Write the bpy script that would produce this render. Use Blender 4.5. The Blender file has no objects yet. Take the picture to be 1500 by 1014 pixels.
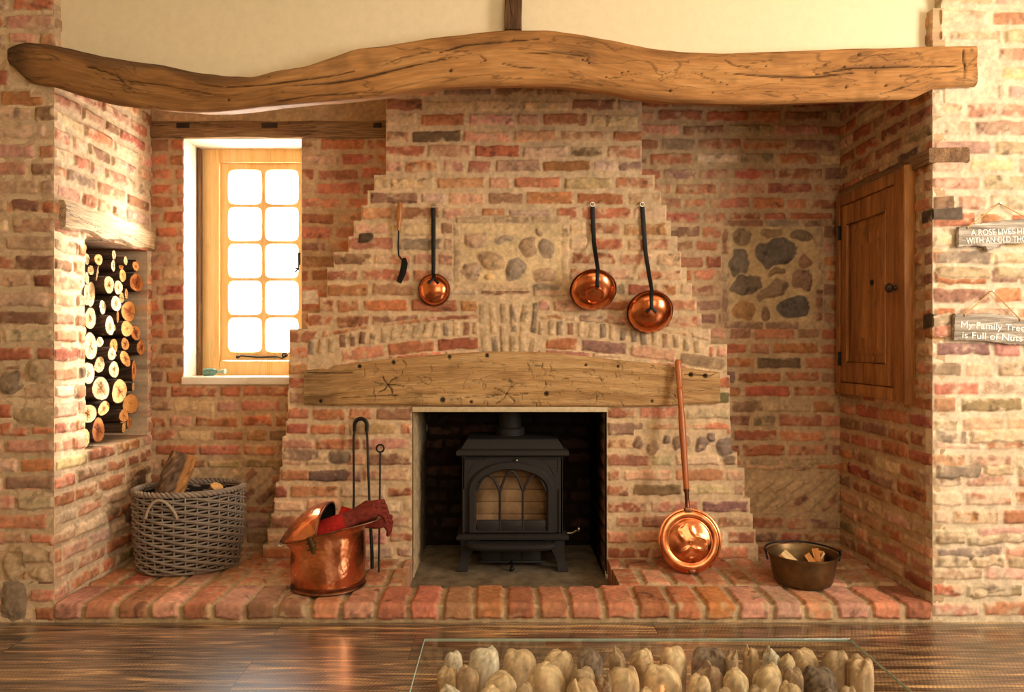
import bpy, bmesh, math, random
import numpy as np
from mathutils import Vector, Matrix

random.seed(7)
rng = np.random.default_rng(11)
COL = bpy.context.scene.collection
PI = math.pi

# ------------------------------------------------------------------ camera maths
FPX, CX, CY, CAMY, CAMZ = 1080.0, 741.0, 506.0, -3.0, 1.128
def PX(px, Y): return (px - CX) * (Y - CAMY) / FPX
def PZ(py, Y): return CAMZ - (py - CY) * (Y - CAMY) / FPX
def P(px, py, Y): return Vector((PX(px, Y), Y, PZ(py, Y)))

def lin(c):
    c = np.asarray(c, float) / 255.0
    return np.where(c <= .04045, c / 12.92, ((c + .055) / 1.055) ** 2.4)
def S(r, g, b, a=1): return tuple(float(x) for x in lin((r, g, b))) + (a,)

# ------------------------------------------------------------------ materials
def new_mat(name):
    m = bpy.data.materials.new(name); m.use_nodes = True
    nt = m.node_tree
    b = nt.nodes['Principled BSDF']
    return m, nt, b
def N(nt, t, **kw):
    n = nt.nodes.new(t)
    for k, v in kw.items():
        if k.startswith('i_'): n.inputs[k[2:].replace('_', ' ')].default_value = v
        else: setattr(n, k, v)
    return n
def ramp(nt, stops, interp='LINEAR'):
    r = nt.nodes.new('ShaderNodeValToRGB'); r.color_ramp.interpolation = interp
    el = r.color_ramp.elements
    while len(el) < len(stops): el.new(.5)
    for e, (p, c) in zip(el, stops): e.position = p; e.color = c
    return r
def mixc(nt, mode, fac, a, b):
    m = nt.nodes.new('ShaderNodeMix'); m.data_type = 'RGBA'; m.blend_type = mode
    for sock, v in ((m.inputs[0], fac), (m.inputs[6], a), (m.inputs[7], b)):
        if hasattr(v, 'links') or hasattr(v, 'is_linked'): nt.links.new(v, sock)
        else: sock.default_value = v
    return m.outputs[2]
def bump(nt, b, h, strength=.3, dist=.002):
    n = N(nt, 'ShaderNodeBump'); n.inputs['Strength'].default_value = strength; n.inputs['Distance'].default_value = dist
    nt.links.new(h, n.inputs['Height']); nt.links.new(n.outputs[0], b.inputs['Normal'])

def mat_vcol(name, rough=.92, scale=260., var=.22, bs=.5, bd=.0016, spec=.25):
    """colour comes from the mesh attribute Col, fine grain from object-space noise"""
    m, nt, b = new_mat(name)
    at = N(nt, 'ShaderNodeAttribute'); at.attribute_name = 'Col'
    tc = N(nt, 'ShaderNodeTexCoord')
    n1 = N(nt, 'ShaderNodeTexNoise'); n1.inputs['Scale'].default_value = scale; n1.inputs['Detail'].default_value = 5; n1.inputs['Roughness'].default_value = .65
    n2 = N(nt, 'ShaderNodeTexNoise'); n2.inputs['Scale'].default_value = scale * .22; n2.inputs['Detail'].default_value = 6; n2.inputs['Roughness'].default_value = .7
    for n in (n1, n2): nt.links.new(tc.outputs['Object'], n.inputs['Vector'])
    add = N(nt, 'ShaderNodeMath', operation='ADD'); nt.links.new(n1.outputs[0], add.inputs[0]); nt.links.new(n2.outputs[0], add.inputs[1])
    mr = N(nt, 'ShaderNodeMapRange'); mr.inputs['From Min'].default_value = .7; mr.inputs['From Max'].default_value = 1.3
    mr.inputs['To Min'].default_value = 1 - var; mr.inputs['To Max'].default_value = 1 + var
    nt.links.new(add.outputs[0], mr.inputs[0])
    c = mixc(nt, 'MULTIPLY', 1., at.outputs['Color'], mr.outputs[0])
    nt.links.new(c, b.inputs['Base Color'])
    b.inputs['Roughness'].default_value = rough; b.inputs['Specular IOR Level'].default_value = spec
    bump(nt, b, add.outputs[0], bs, bd)
    return m

def mat_wood(name, c_dark, c_mid, c_light, rough=.6, crack=1., gs=(1.1, 13, 13), coat=0., painted=False, fine=.35):
    m, nt, b = new_mat(name)
    at = N(nt, 'ShaderNodeAttribute'); at.attribute_name = 'grain'
    def mp(s):
        k = N(nt, 'ShaderNodeMapping'); k.inputs['Scale'].default_value = s
        nt.links.new(at.outputs['Vector'], k.inputs['Vector']); return k.outputs[0]
    n1 = N(nt, 'ShaderNodeTexNoise'); n1.inputs['Scale'].default_value = 1; n1.inputs['Detail'].default_value = 7; n1.inputs['Roughness'].default_value = .6; n1.inputs['Distortion'].default_value = .6
    nt.links.new(mp(gs), n1.inputs['Vector'])
    n2 = N(nt, 'ShaderNodeTexNoise'); n2.inputs['Scale'].default_value = 1; n2.inputs['Detail'].default_value = 4
    nt.links.new(mp((gs[0] * 6, gs[1] * 14, gs[2] * 14)), n2.inputs['Vector'])
    n3 = N(nt, 'ShaderNodeTexNoise'); n3.inputs['Scale'].default_value = 1; n3.inputs['Detail'].default_value = 4; n3.inputs['Distortion'].default_value = 1.0
    nt.links.new(mp((gs[0] * .9, gs[1] * .8, gs[2] * .8)), n3.inputs['Vector'])
    rp = ramp(nt, [(.28, c_dark), (.5, c_mid), (.72, c_light)])
    nt.links.new(n1.outputs[0], rp.inputs[0])
    mr = N(nt, 'ShaderNodeMapRange'); mr.inputs['From Min'].default_value = .3; mr.inputs['From Max'].default_value = .7
    mr.inputs['To Min'].default_value = 1 - fine; mr.inputs['To Max'].default_value = 1 + fine * .6
    nt.links.new(n2.outputs[0], mr.inputs[0])
    c = mixc(nt, 'MULTIPLY', 1., rp.outputs[0], mr.outputs[0])
    # thin shakes where the noise crosses one half
    sub = N(nt, 'ShaderNodeMath', operation='SUBTRACT'); nt.links.new(n3.outputs[0], sub.inputs[0]); sub.inputs[1].default_value = .5
    ab = N(nt, 'ShaderNodeMath', operation='ABSOLUTE'); nt.links.new(sub.outputs[0], ab.inputs[0])
    cr = N(nt, 'ShaderNodeMapRange'); cr.inputs['From Max'].default_value = .011; cr.inputs['To Min'].default_value = 1 - .6 * crack; cr.inputs['To Max'].default_value = 1
    nt.links.new(ab.outputs[0], cr.inputs[0])
    c = mixc(nt, 'MULTIPLY', 1., c, cr.outputs[0])
    if painted:
        pa = N(nt, 'ShaderNodeAttribute'); pa.attribute_name = 'Col'
        c = mixc(nt, 'MULTIPLY', 1., c, pa.outputs['Color'])
    nt.links.new(c, b.inputs['Base Color'])
    b.inputs['Roughness'].default_value = rough; b.inputs['Specular IOR Level'].default_value = .3
    b.inputs['Coat Weight'].default_value = coat; b.inputs['Coat Roughness'].default_value = .25
    ad = N(nt, 'ShaderNodeMath', operation='MULTIPLY_ADD'); nt.links.new(n2.outputs[0], ad.inputs[0]); ad.inputs[1].default_value = .5; nt.links.new(cr.outputs[0], ad.inputs[2])
    bump(nt, b, ad.outputs[0], .35, .003)
    return m

def mat_plain(name, col, rough=.6, metal=0., spec=.4, nscale=40., var=.12, bs=.15, bd=.001, col2=None, hammer=0., coat=0.):
    m, nt, b = new_mat(name)
    tc = N(nt, 'ShaderNodeTexCoord')
    n = N(nt, 'ShaderNodeTexNoise'); n.inputs['Scale'].default_value = nscale; n.inputs['Detail'].default_value = 6; n.inputs['Roughness'].default_value = .65
    nt.links.new(tc.outputs['Object'], n.inputs['Vector'])
    c2 = col2 or tuple(min(1, x * (1 + var)) for x in col[:3]) + (1,)
    c1 = col if col2 else tuple(x * (1 - var) for x in col[:3]) + (1,)
    rp = ramp(nt, [(.35, c1), (.65, c2)]); nt.links.new(n.outputs[0], rp.inputs[0])
    nt.links.new(rp.outputs[0], b.inputs['Base Color'])
    b.inputs['Metallic'].default_value = metal; b.inputs['Specular IOR Level'].default_value = spec
    rr = N(nt, 'ShaderNodeMapRange'); rr.inputs['To Min'].default_value = max(.02, rough - .08); rr.inputs['To Max'].default_value = rough + .1
    nt.links.new(n.outputs[0], rr.inputs[0]); nt.links.new(rr.outputs[0], b.inputs['Roughness'])
    b.inputs['Coat Weight'].default_value = coat
    if hammer:
        v = N(nt, 'ShaderNodeTexVoronoi', feature='SMOOTH_F1'); v.inputs['Scale'].default_value = hammer
        nt.links.new(tc.outputs['Object'], v.inputs['Vector']); bump(nt, b, v.outputs['Distance'], bs, bd)
    elif bs: bump(nt, b, n.outputs[0], bs, bd)
    return m

# ------------------------------------------------------------------ mesh helpers : geometry is (V, F)
def J(*gs):
    V, F = [], []
    for v, f in gs:
        o = len(V); V += [tuple(x) for x in v]; F += [tuple(i + o for i in q) for q in f]
    return V, F
def XF(g, M): return [tuple(M @ Vector(v)) for v in g[0]], g[1]
def MV(g, d): return [(v[0] + d[0], v[1] + d[1], v[2] + d[2]) for v in g[0]], g[1]
def from_bm(bm):
    bm.verts.index_update()
    r = [tuple(v.co) for v in bm.verts], [tuple(v.index for v in f.verts) for f in bm.faces]
    bm.free(); return r
def box(x0, x1, y0, y1, z0, z1, bev=.003, seg=2):
    bm = bmesh.new(); bmesh.ops.create_cube(bm, size=1)
    for v in bm.verts:
        v.co = Vector(((x0 + x1) / 2 + v.co.x * (x1 - x0), (y0 + y1) / 2 + v.co.y * (y1 - y0), (z0 + z1) / 2 + v.co.z * (z1 - z0)))
    if bev: bmesh.ops.bevel(bm, geom=bm.edges[:], offset=bev, segments=seg, affect='EDGES', profile=.5)
    return from_bm(bm)
def lathe(prof, n=48, M=None, closed=False):
    V, F = [], []
    for r, z in prof:
        for k in range(n):
            a = 2 * PI * k / n; V.append((r * math.cos(a), r * math.sin(a), z))
    m = len(prof)
    for i in range(m - 1 if not closed else m):
        j = (i + 1) % m
        for k in range(n):
            k2 = (k + 1) % n
            F.append((i * n + k, i * n + k2, j * n + k2, j * n + k))
    if not closed:
        if prof[0][0] > 1e-6: F.append(tuple(range(n - 1, -1, -1)))
        if prof[-1][0] > 1e-6: F.append(tuple((m - 1) * n + k for k in range(n)))
    g = (V, F)
    return XF(g, M) if M is not None else g
def tube(pts, r, n=8, flat=1., up=None, caps=True, closed=False):
    """round or flattened bar along a path; r a number or one per point"""
    pts = [Vector(p) for p in pts]; m = len(pts)
    rs = r if isinstance(r, (list, tuple)) else [r] * m
    V, F = [], []
    nrm = None
    for i, p in enumerate(pts):
        if closed: t = pts[(i + 1) % m] - pts[i - 1]
        else: t = pts[min(i + 1, m - 1)] - pts[max(i - 1, 0)]
        t.normalize()
        if nrm is None:
            nrm = Vector(up) if up is not None else (Vector((0, 0, 1)) if abs(t.z) < .9 else Vector((1, 0, 0)))
        nrm = nrm - t * nrm.dot(t)
        if nrm.length < 1e-6: nrm = t.orthogonal()
        nrm.normalize(); bn = t.cross(nrm)
        for k in range(n):
            a = 2 * PI * k / n
            V.append(tuple(p + nrm * (rs[i] * flat * math.cos(a)) + bn * (rs[i] * math.sin(a))))
    for i in range(m if closed else m - 1):
        j = (i + 1) % m
        for k in range(n):
            k2 = (k + 1) % n
            F.append((i * n + k, i * n + k2, j * n + k2, j * n + k))
    if caps and not closed:
        F.append(tuple(range(n - 1, -1, -1))); F.append(tuple((m - 1) * n + k for k in range(n)))
    return V, F
def torus(c, R, r, n=28, k=8, M=None):
    pts = [Vector((R * math.cos(2 * PI * i / n), R * math.sin(2 * PI * i / n), 0)) for i in range(n)]
    if M is not None: pts = [M @ p for p in pts]
    return tube([p + Vector(c) for p in pts], r, k, closed=True)
def ball(c, r, n=16, sq=(1, 1, 1)):
    pr = [(max(1e-7, math.sin(PI * i / (n // 2))), -math.cos(PI * i / (n // 2))) for i in range(n // 2 + 1)]
    V, F = lathe(pr, n)
    return [(c[0] + v[0] * r * sq[0], c[1] + v[1] * r * sq[1], c[2] + v[2] * r * sq[2]) for v in V], F
def loft(loops, caps=True):
    """rings with the same number of points"""
    n = len(loops[0]); V = [tuple(p) for l in loops for p in l]; F = []
    for i in range(len(loops) - 1):
        for k in range(n):
            k2 = (k + 1) % n; F.append((i * n + k, i * n + k2, (i + 1) * n + k2, (i + 1) * n + k))
    if caps:
        F.append(tuple(range(n - 1, -1, -1))); F.append(tuple((len(loops) - 1) * n + k for k in range(n)))
    return V, F
def frame_of(zdir, xhint=(1, 0, 0), origin=(0, 0, 0)):
    z = Vector(zdir).normalized(); x = Vector(xhint); x = (x - z * x.dot(z)).normalized(); y = z.cross(x)
    return Matrix.Translation(origin) @ Matrix((x, y, z)).transposed().to_4x4()

def build_mesh(name, V, F, mat, off=(0, 0, 0), col=None, grain=None, smooth=True, angle=40):
    V = np.asarray(V, np.float64).reshape(-1, 3)
    me = bpy.data.meshes.new(name)
    if isinstance(F, np.ndarray):
        nf = len(F)
        me.vertices.add(len(V)); me.vertices.foreach_set('co', (V - np.asarray(off)).astype(np.float32).ravel())
        me.loops.add(nf * 4); me.loops.foreach_set('vertex_index', F.astype(np.int32).ravel())
        me.polygons.add(nf); me.polygons.foreach_set('loop_start', np.arange(0, nf * 4, 4, dtype=np.int32))
        me.update(calc_edges=True)
    else:
        me.from_pydata((V - np.asarray(off)).tolist(), [], F); me.update()
    if col is not None:
        c = np.ones((len(V), 4), np.float32); c[:, :3] = col
        a = me.color_attributes.new('Col', 'FLOAT_COLOR', 'POINT'); a.data.foreach_set('color', c.ravel())
    if grain is not None:
        a = me.attributes.new('grain', 'FLOAT_VECTOR', 'POINT'); a.data.foreach_set('vector', np.asarray(grain, np.float32).ravel())
    for m in (mat if isinstance(mat, (list, tuple)) else [mat]): me.materials.append(m)
    if smooth:
        me.polygons.foreach_set('use_smooth', np.ones(len(me.polygons), bool))
        if angle and not isinstance(F, np.ndarray):
            try: me.set_sharp_from_angle(angle=math.radians(angle))
            except Exception: pass
    return me
def grain_axis(V, ax, seed=None):
    V = np.asarray(V, float).reshape(-1, 3); o = [(0, 1, 2), (1, 0, 2), (2, 0, 1)][ax]
    s = np.array([0, 0, 0]) if seed is None else np.array([seed * 3.7, seed * 1.3, seed * 2.1])
    return V[:, o] + s
def grain_dir(V, d, seed=0):
    d = Vector(d).normalized(); q = d.to_track_quat('X', 'Z').to_matrix()
    V = np.asarray(V, float).reshape(-1, 3); A = np.array(q)
    return V @ A + np.array([seed * 3.7, seed * 1.3, seed * 2.1])

def base_of(o):
    while o.parent: o = o.parent
    return o.location
def tag(o, label=None, cat=None, group=None, kind=None):
    if label: o['label'] = label
    if cat: o['category'] = cat
    if group: o['group'] = group
    if kind: o['kind'] = kind
    return o
def thing(name, label, cat, base, group=None):
    o = bpy.data.objects.new(name, None); COL.objects.link(o); o.location = base
    o.empty_display_size = .05
    return tag(o, label, cat, group)
def part(name, g, mat, parent, label=None, col=None, ga=None, gd=None, seed=0, smooth=True, angle=40, kind=None):
    gr = None
    if ga is not None: gr = grain_axis(g[0], ga, seed)
    if gd is not None: gr = grain_dir(g[0], gd, seed)
    o = bpy.data.objects.new(name, build_mesh(name, g[0], g[1], mat, base_of(parent), col, gr, smooth, angle))
    COL.objects.link(o); o.parent = parent
    return tag(o, label, kind=kind)
def solo(name, g, mat, label, cat, base, group=None, col=None, ga=None, gd=None, seed=0, smooth=True, angle=40, grain=None, kind=None):
    gr = grain
    if ga is not None: gr = grain_axis(g[0], ga, seed)
    if gd is not None: gr = grain_dir(g[0], gd, seed)
    o = bpy.data.objects.new(name, build_mesh(name, g[0], g[1], mat, base, col, gr, smooth, angle))
    COL.objects.link(o); o.location = base
    return tag(o, label, cat, group, kind)
def struct(name, g, mat, col=None, ga=None, smooth=True, angle=40, parent=None):
    o = bpy.data.objects.new(name, build_mesh(name, g[0], g[1], mat, (0, 0, 0), col, grain_axis(g[0], ga) if ga is not None else None, smooth, angle))
    COL.objects.link(o)
    if parent: o.parent = parent
    else: o['kind'] = 'structure'
    return o

# ------------------------------------------------------------------ numpy noise
def vnoise(U, Vv, cell, seed):
    """smooth value noise in -1..1 on arrays of coordinates (metres)"""
    r = np.random.default_rng(seed)
    T = r.uniform(-1, 1, (128, 128))
    x = U / cell + 1000.37 + seed * .713; y = Vv / cell + 1000.71 + seed * .391
    xi = np.floor(x).astype(int); yi = np.floor(y).astype(int); fx = x - xi; fy = y - yi
    fx = fx * fx * (3 - 2 * fx); fy = fy * fy * (3 - 2 * fy)
    a = T[yi % 128, xi % 128]; b = T[yi % 128, (xi + 1) % 128]; c = T[(yi + 1) % 128, xi % 128]; d = T[(yi + 1) % 128, (xi + 1) % 128]
    return (a * (1 - fx) + b * fx) * (1 - fy) + (c * (1 - fx) + d * fx) * fy
def fbm(U, Vv, cell, seed, oct=3):
    s = 0; a = 1.; t = 0
    for o in range(oct):
        s = s + a * vnoise(U, Vv, cell / 2 ** o, seed + o * 17); t += a; a *= .55
    return s / t
def sstep(a, b, x):
    t = np.clip((x - a) / (b - a), 0, 1); return t * t * (3 - 2 * t)

PAL = {  # brick albedos
    'red': (160, 92, 64), 'orange': (180, 108, 72), 'salmon': (188, 120, 88), 'pink': (198, 144, 116), 'pale': (212, 174, 144),
    'brown': (142, 98, 74), 'plum': (140, 108, 86), 'buff': (204, 172, 132), 'dark': (100, 78, 62), 'grey': (142, 122, 102), 'stone': (180, 152, 116)}
MIX_WARM = dict(red=3, orange=2.2, salmon=3, pink=3, pale=1.6, brown=1.8, plum=1.1, buff=1.2, dark=.12)
MIX_DEEP = dict(red=4, orange=2, salmon=2.4, pink=1.6, pale=.5, brown=3, plum=1.4, buff=.6, dark=.3)
MIX_PALE = dict(red=1.2, orange=1.4, salmon=2.4, pink=3.2, pale=3.2, brown=.8, plum=.9, buff=2.6, grey=.5, stone=1.2)
def pick(r, mix):
    ks = list(mix); w = np.array([mix[k] for k in ks], float); k = ks[r.choice(len(ks), p=w / w.sum())]
    return np.clip(np.array(PAL[k], float) * r.uniform(.9, 1.1) + r.normal(0, 5, 3), 20, 245)

class Field:
    """A brick surface: heights and colours painted on a fine grid, turned into one mesh."""
    def __init__(s, u0, u1, v0, v1, res, seed, mortar=(198, 174, 132), mix=MIX_WARM, smear=.0, hmul=1.):
        s.nx = int(round((u1 - u0) / res)) + 1; s.ny = int(round((v1 - v0) / res)) + 1
        s.u = np.linspace(u0, u1, s.nx); s.v = np.linspace(v0, v1, s.ny)
        s.U, s.V = np.meshgrid(s.u, s.v); s.seed = seed; s.mix = mix; s.smear = smear; s.hmul = hmul
        s.r = np.random.default_rng(seed)
        U, V = s.U, s.V
        s.wA = vnoise(U, V, .045, seed + 1); s.wB = vnoise(U, V, .045, seed + 2)
        s.f1 = fbm(U, V, .014, seed + 3, 2); s.f2 = vnoise(U, V, .022, seed + 4)
        s.p1 = fbm(U, V, .06, seed + 5, 3); s.p2 = fbm(U, V, .035, seed + 6, 3); s.big = fbm(U, V, .5, seed + 7, 3)
        s.mort_rgb = np.array(mortar, float)
        mc = s.mort_rgb[None, None, :] * (1 + .10 * s.f1 + .10 * s.p1 + .08 * s.big)[..., None]
        g = sstep(.15, .6, s.big)[..., None]; s.M = mc * (1 - .10 * g * np.array([.8, .8, 1.1]))
        s.C = s.M.copy(); s.Hm = (.0022 * s.p2 + .0012 * s.f1 + .001 * s.f2) * hmul; s.H = s.Hm.copy()
    def win(s, cx, cy, R):
        i0 = max(0, np.searchsorted(s.u, cx - R) - 1); i1 = np.searchsorted(s.u, cx + R) + 1
        j0 = max(0, np.searchsorted(s.v, cy - R) - 1); j1 = np.searchsorted(s.v, cy + R) + 1
        return slice(j0, j1), slice(i0, i1)
    def brick(s, cx, cy, w, h, ang=0., rgb=None, hh=.008, rad=.008, wob=.0045, smear=None, pw=None, taper=0., rough=1., hv=(.65, 1.25)):
        R = math.hypot(w, h) / 2 + .03; sl = s.win(cx, cy, R)
        U = s.U[sl]
        if U.size == 0: return
        x = U - cx; y = s.V[sl] - cy; c, n = math.cos(ang), math.sin(ang)
        du = x * c + y * n + wob * s.wA[sl] + wob * .35 * s.f1[sl]; dv = -x * n + y * c + wob * s.wB[sl] + wob * .35 * s.f2[sl]
        ww = w * (1 + taper * dv / h)
        if pw:
            d = ((np.abs(du / (w / 2)) ** pw + np.abs(dv / (h / 2)) ** pw) ** (1 / pw) - 1) * min(w, h) / 2
        else:
            qx = np.abs(du) - ww / 2 + rad; qy = np.abs(dv) - h / 2 + rad
            d = np.hypot(np.maximum(qx, 0), np.maximum(qy, 0)) + np.minimum(np.maximum(qx, qy), 0) - rad
        m = sstep(.0015, -.0035, d)
        hh = hh * s.r.uniform(*hv) * s.hmul
        prof = sstep(.002, -.011 if not pw else -min(w, h) * .32, d)
        tilt = s.r.normal(0, .012) * du + s.r.normal(0, .02) * dv
        hb = hh * prof + (.0009 * s.f1[sl] + .0011 * s.p2[sl]) * rough + tilt * prof * .5
        s.H[sl] = s.H[sl] * (1 - m) + hb * m
        rgb = pick(s.r, s.mix) if rgb is None else np.array(rgb, float)
        rgb = rgb * .87 + s.mort_rgb * .13
        pat = np.roll(s.p1, int(s.r.integers(0, 60)), 1)[sl]
        col = rgb[None, None, :] * (1 + .13 * s.f1[sl] + .15 * pat)[..., None]
        # fired darker patches and lime smears
        dk = sstep(.25, .6, np.roll(s.p2, int(s.r.integers(0, 80)), 0)[sl])[..., None]
        col = col * (1 - .28 * dk * s.r.uniform(0, 1.2))
        sm = s.smear if smear is None else smear
        e = sstep(-.016, 0, d) * .35
        t = s.p2[sl] + .5 * s.big[sl] + e + sm + s.r.normal(0, .16)
        a = (sstep(.14, .72, t) * .74 + .05)[..., None]
        col = col * (1 - a) + s.M[sl] * 1.03 * a
        mm = m[..., None]
        s.C[sl] = s.C[sl] * (1 - mm) + col * mm
    def wipe(s, u0, u1, v0, v1):
        m = ((s.U > u0) & (s.U < u1) & (s.V > v0) & (s.V < v1))
        s.H[m] = s.Hm[m]; s.C[m] = s.M[m]
    def courses(s, v0, v1, u0, u1, pitch=.0756, bh=.056, lens=(.222, .222, .222, .108, .165), gap=.016, skip=None, slope=0., jit=.006, **kw):
        v = v0 + pitch / 2
        while v < v1 + pitch * .4:
            u = u0 - s.r.uniform(.0, .12); dv0 = s.r.normal(0, .002)
            while u < u1:
                L = lens[s.r.integers(0, len(lens))] * s.r.uniform(.93, 1.06)
                a, b = max(u, u0), min(u + L, u1)
                if b - a > .035:
                    cx, cy = (a + b) / 2, v + dv0 + s.r.normal(0, .0022)
                    if not skip or not skip(cx, cy, (b - a) / 2):
                        s.brick(cx, cy, b - a, bh * s.r.uniform(.86, 1.08), s.r.normal(0, jit), **kw)
                u += L + gap * s.r.uniform(.8, 1.4)
            v += pitch
    def mesh(s, name, fmap, keep=None, depth=.1, mat=None, dark=None, tint=None, kind='structure'):
        C = s.C.copy()
        if tint is not None: C = C * tint
        C = lin(np.clip(C, 3, 250))
        X, Y, Z = fmap(s.U, s.V, s.H); nx, ny = s.nx, s.ny
        if keep is None: K = np.ones((ny - 1, nx - 1), bool)
        else:
            uc = (s.u[:-1] + s.u[1:]) / 2; vc = (s.v[:-1] + s.v[1:]) / 2; a, b = np.meshgrid(uc, vc); K = keep(a, b)
        idx = np.arange(nx * ny).reshape(ny, nx)
        j, i = np.nonzero(K)
        Q = np.stack([idx[j, i], idx[j, i + 1], idx[j + 1, i + 1], idx[j + 1, i]], 1)
        pos = np.stack([X.ravel(), Y.ravel(), Z.ravel()], 1); col = C.reshape(-1, 3)
        # skirts along every open edge
        Kp = np.pad(K, 1)
        E = []
        def add(cond, p, q):
            jj, ii = np.nonzero(cond); E.append(np.stack([p(jj, ii), q(jj, ii)], 1))
        c = Kp[1:-1, 1:-1]
        add(c & ~Kp[:-2, 1:-1], lambda j, i: idx[j, i + 1], lambda j, i: idx[j, i])
        add(c & ~Kp[2:, 1:-1], lambda j, i: idx[j + 1, i], lambda j, i: idx[j + 1, i + 1])
        add(c & ~Kp[1:-1, :-2], lambda j, i: idx[j, i], lambda j, i: idx[j + 1, i])
        add(c & ~Kp[1:-1, 2:], lambda j, i: idx[j + 1, i + 1], lambda j, i: idx[j, i + 1])
        E = np.concatenate(E)
        if depth:
            Xb, Yb, Zb = fmap(s.U, s.V, np.full_like(s.H, -depth)); back = np.stack([Xb.ravel(), Yb.ravel(), Zb.ravel()], 1)
            n0 = len(pos); ne = len(E)
            ev = np.concatenate([pos[E[:, 0]], pos[E[:, 1]], back[E[:, 1]], back[E[:, 0]]])
            ec = np.concatenate([col[E[:, 0]], col[E[:, 1]], col[E[:, 1]], col[E[:, 0]]])
            sq = n0 + np.stack([np.arange(ne), np.arange(ne) + ne, np.arange(ne) + 2 * ne, np.arange(ne) + 3 * ne], 1)
            pos = np.concatenate([pos, ev]); col = np.concatenate([col, ec]); Q = np.concatenate([Q, sq])
        used = np.zeros(len(pos), bool); used[Q.ravel()] = True
        remap = np.cumsum(used) - 1
        o = bpy.data.objects.new(name, build_mesh(name, pos[used], remap[Q], mat, col=col[used]))
        COL.objects.link(o)
        if kind: o['kind'] = kind
        return o
# ================================================================== shared materials
M_BRICK = mat_vcol('brick_and_mortar', .95, 240, .17, .55, .0022, .15)
M_STONE = mat_vcol('weathered_stone', .9, 160, .18, .4, .0015, .2)
M_LOG = mat_vcol('bark_and_cut_wood', .85, 220, .2, .4, .0014, .2)
M_OAK = mat_wood('old_oak', S(124, 82, 42), S(174, 122, 68), S(202, 152, 94), .8, .8, (1.6, 9, 9), fine=.25, painted=True)
M_MANTEL = mat_wood('pale_worm_eaten_oak', S(140, 100, 58), S(184, 142, 90), S(206, 168, 116), .75, .8, (2.0, 26, 26), painted=True)
M_OLDWOOD = mat_wood('dusty_timber', S(92, 66, 44), S(134, 100, 68), S(164, 132, 94), .85, 1.2, (1.5, 18, 18), fine=.5)
M_DARKWOOD = mat_wood('dark_timber', S(60, 40, 26), S(92, 64, 40), S(120, 88, 56), .85, 1.2, (1.5, 18, 18), fine=.5)
M_WINWOOD = mat_wood('golden_oak_joinery', S(196, 132, 58), S(222, 160, 82), S(232, 178, 104), .45, .25, (1.2, 20, 20), coat=.2, fine=.15)
M_PINE = mat_wood('stripped_pine', S(114, 68, 30), S(162, 104, 50), S(192, 134, 72), .5, .7, (1.6, 16, 16), coat=.15, fine=.3)
M_PLASTER = mat_plain('cream_plaster', S(236, 220, 184), .9, 0, .2, 30, .03, .25, .002)
M_IRON = mat_plain('black_iron', S(38, 36, 34), .5, .7, .5, 80, .2, .2, .001)
M_CAST = mat_plain('matt_cast_iron', S(40, 36, 33), .6, .1, .35, 160, .15, .25, .0008)
M_STEEL = mat_plain('bright_steel', S(190, 182, 170), .25, 1., .5, 60, .1, .05)

def fy(Y0): return lambda U, V, H: (U, Y0 - H, V)

# ================================================================== front piers
XL, XR, D = -1.842, 1.738, .83
w = Field(-2.46, XL + .004, 0, 3.0, .005, 101, (198, 168, 134), MIX_WARM, .06)
w.courses(0.0, 3.0, -2.46, XL + .002, .0752, .055)
for px, py, ww, hh, k in ((40, 815, 60, 36, 'stone'), (20, 880, 46, 60, 'grey'), (58, 838, 30, 24, 'buff'), (50, 610, 60, 30, 'stone'), (15, 560, 40, 36, 'grey'), (52, 545, 36, 34, 'stone'), (16, 830, 30, 40, 'stone')):
    x, z = PX(px, 0), PZ(py, 0); w.wipe(x - ww / 720 - .01, min(x + ww / 720 + .01, 0), z - hh / 720 - .006, z + hh / 720 + .006)
    w.brick(x, z, ww / 360, hh / 360, w.r.normal(0, .1), PAL[k], .012, wob=.012, pw=2.6)
ex = PX(12, 0)
# mortar around the beam end
for px, py, r_ in ((30, 110, .05), (20, 80, .05), (60, 128, .04)): w.wipe(PX(px, 0) - r_, PX(px, 0) + r_, PZ(py, 0) - r_, PZ(py, 0) + r_)
w.mesh('wall_front_left', fy(0), None, .05, M_BRICK)

w = Field(XR - .002, 2.62, 0, 3.0, .005, 202, (216, 194, 164), MIX_PALE, .14)
w.courses(0.018, 3.0, XR, 2.62, .0752, .056, lens=(.222, .222, .18, .108, .26))
for py in (400, 378, 640, 690, 790, 822):     # thin stone slips between the bricks
    z = PZ(py, 0); u = XR + .01
    while u < 2.3:
        L = w.r.uniform(.12, .28); w.brick(u + L / 2, z, L, w.r.uniform(.04, .055), w.r.normal(0, .02), PAL[['stone', 'buff', 'grey'][w.r.integers(0, 3)]], .013, wob=.008, smear=.1); u += L + .012
w.brick(PX(1375, 0), PZ(314, 0), .19, .05, 0, (70, 58, 48), .012, smear=-.3)
w.brick(PX(1358, 0), PZ(470, 0), .075, .06, 0, (54, 44, 38), .012, smear=-.5)
w.brick(PX(1376, 0), PZ(470, 0), .10, .05, .2, (150, 128, 100), .012)
w.brick(PX(1450, 0), PZ(860, 0), .16, .05, 0, PAL['grey'], .016, wob=.012, pw=2.6)
w.brick(PX(1435, 0), PZ(868, 0), .06, .045, 0, PAL['stone'], .016, wob=.012, pw=2.2)
w.wipe(PX(1366, 0), PX(1462, 0), PZ(150, 0), PZ(58, 0))
w.mesh('wall_front_right', fy(0), lambda a, b: np.where(b > PZ(95, 0), a > PX(1379, 0), a > XR - .01), .05, M_BRICK)

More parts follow.
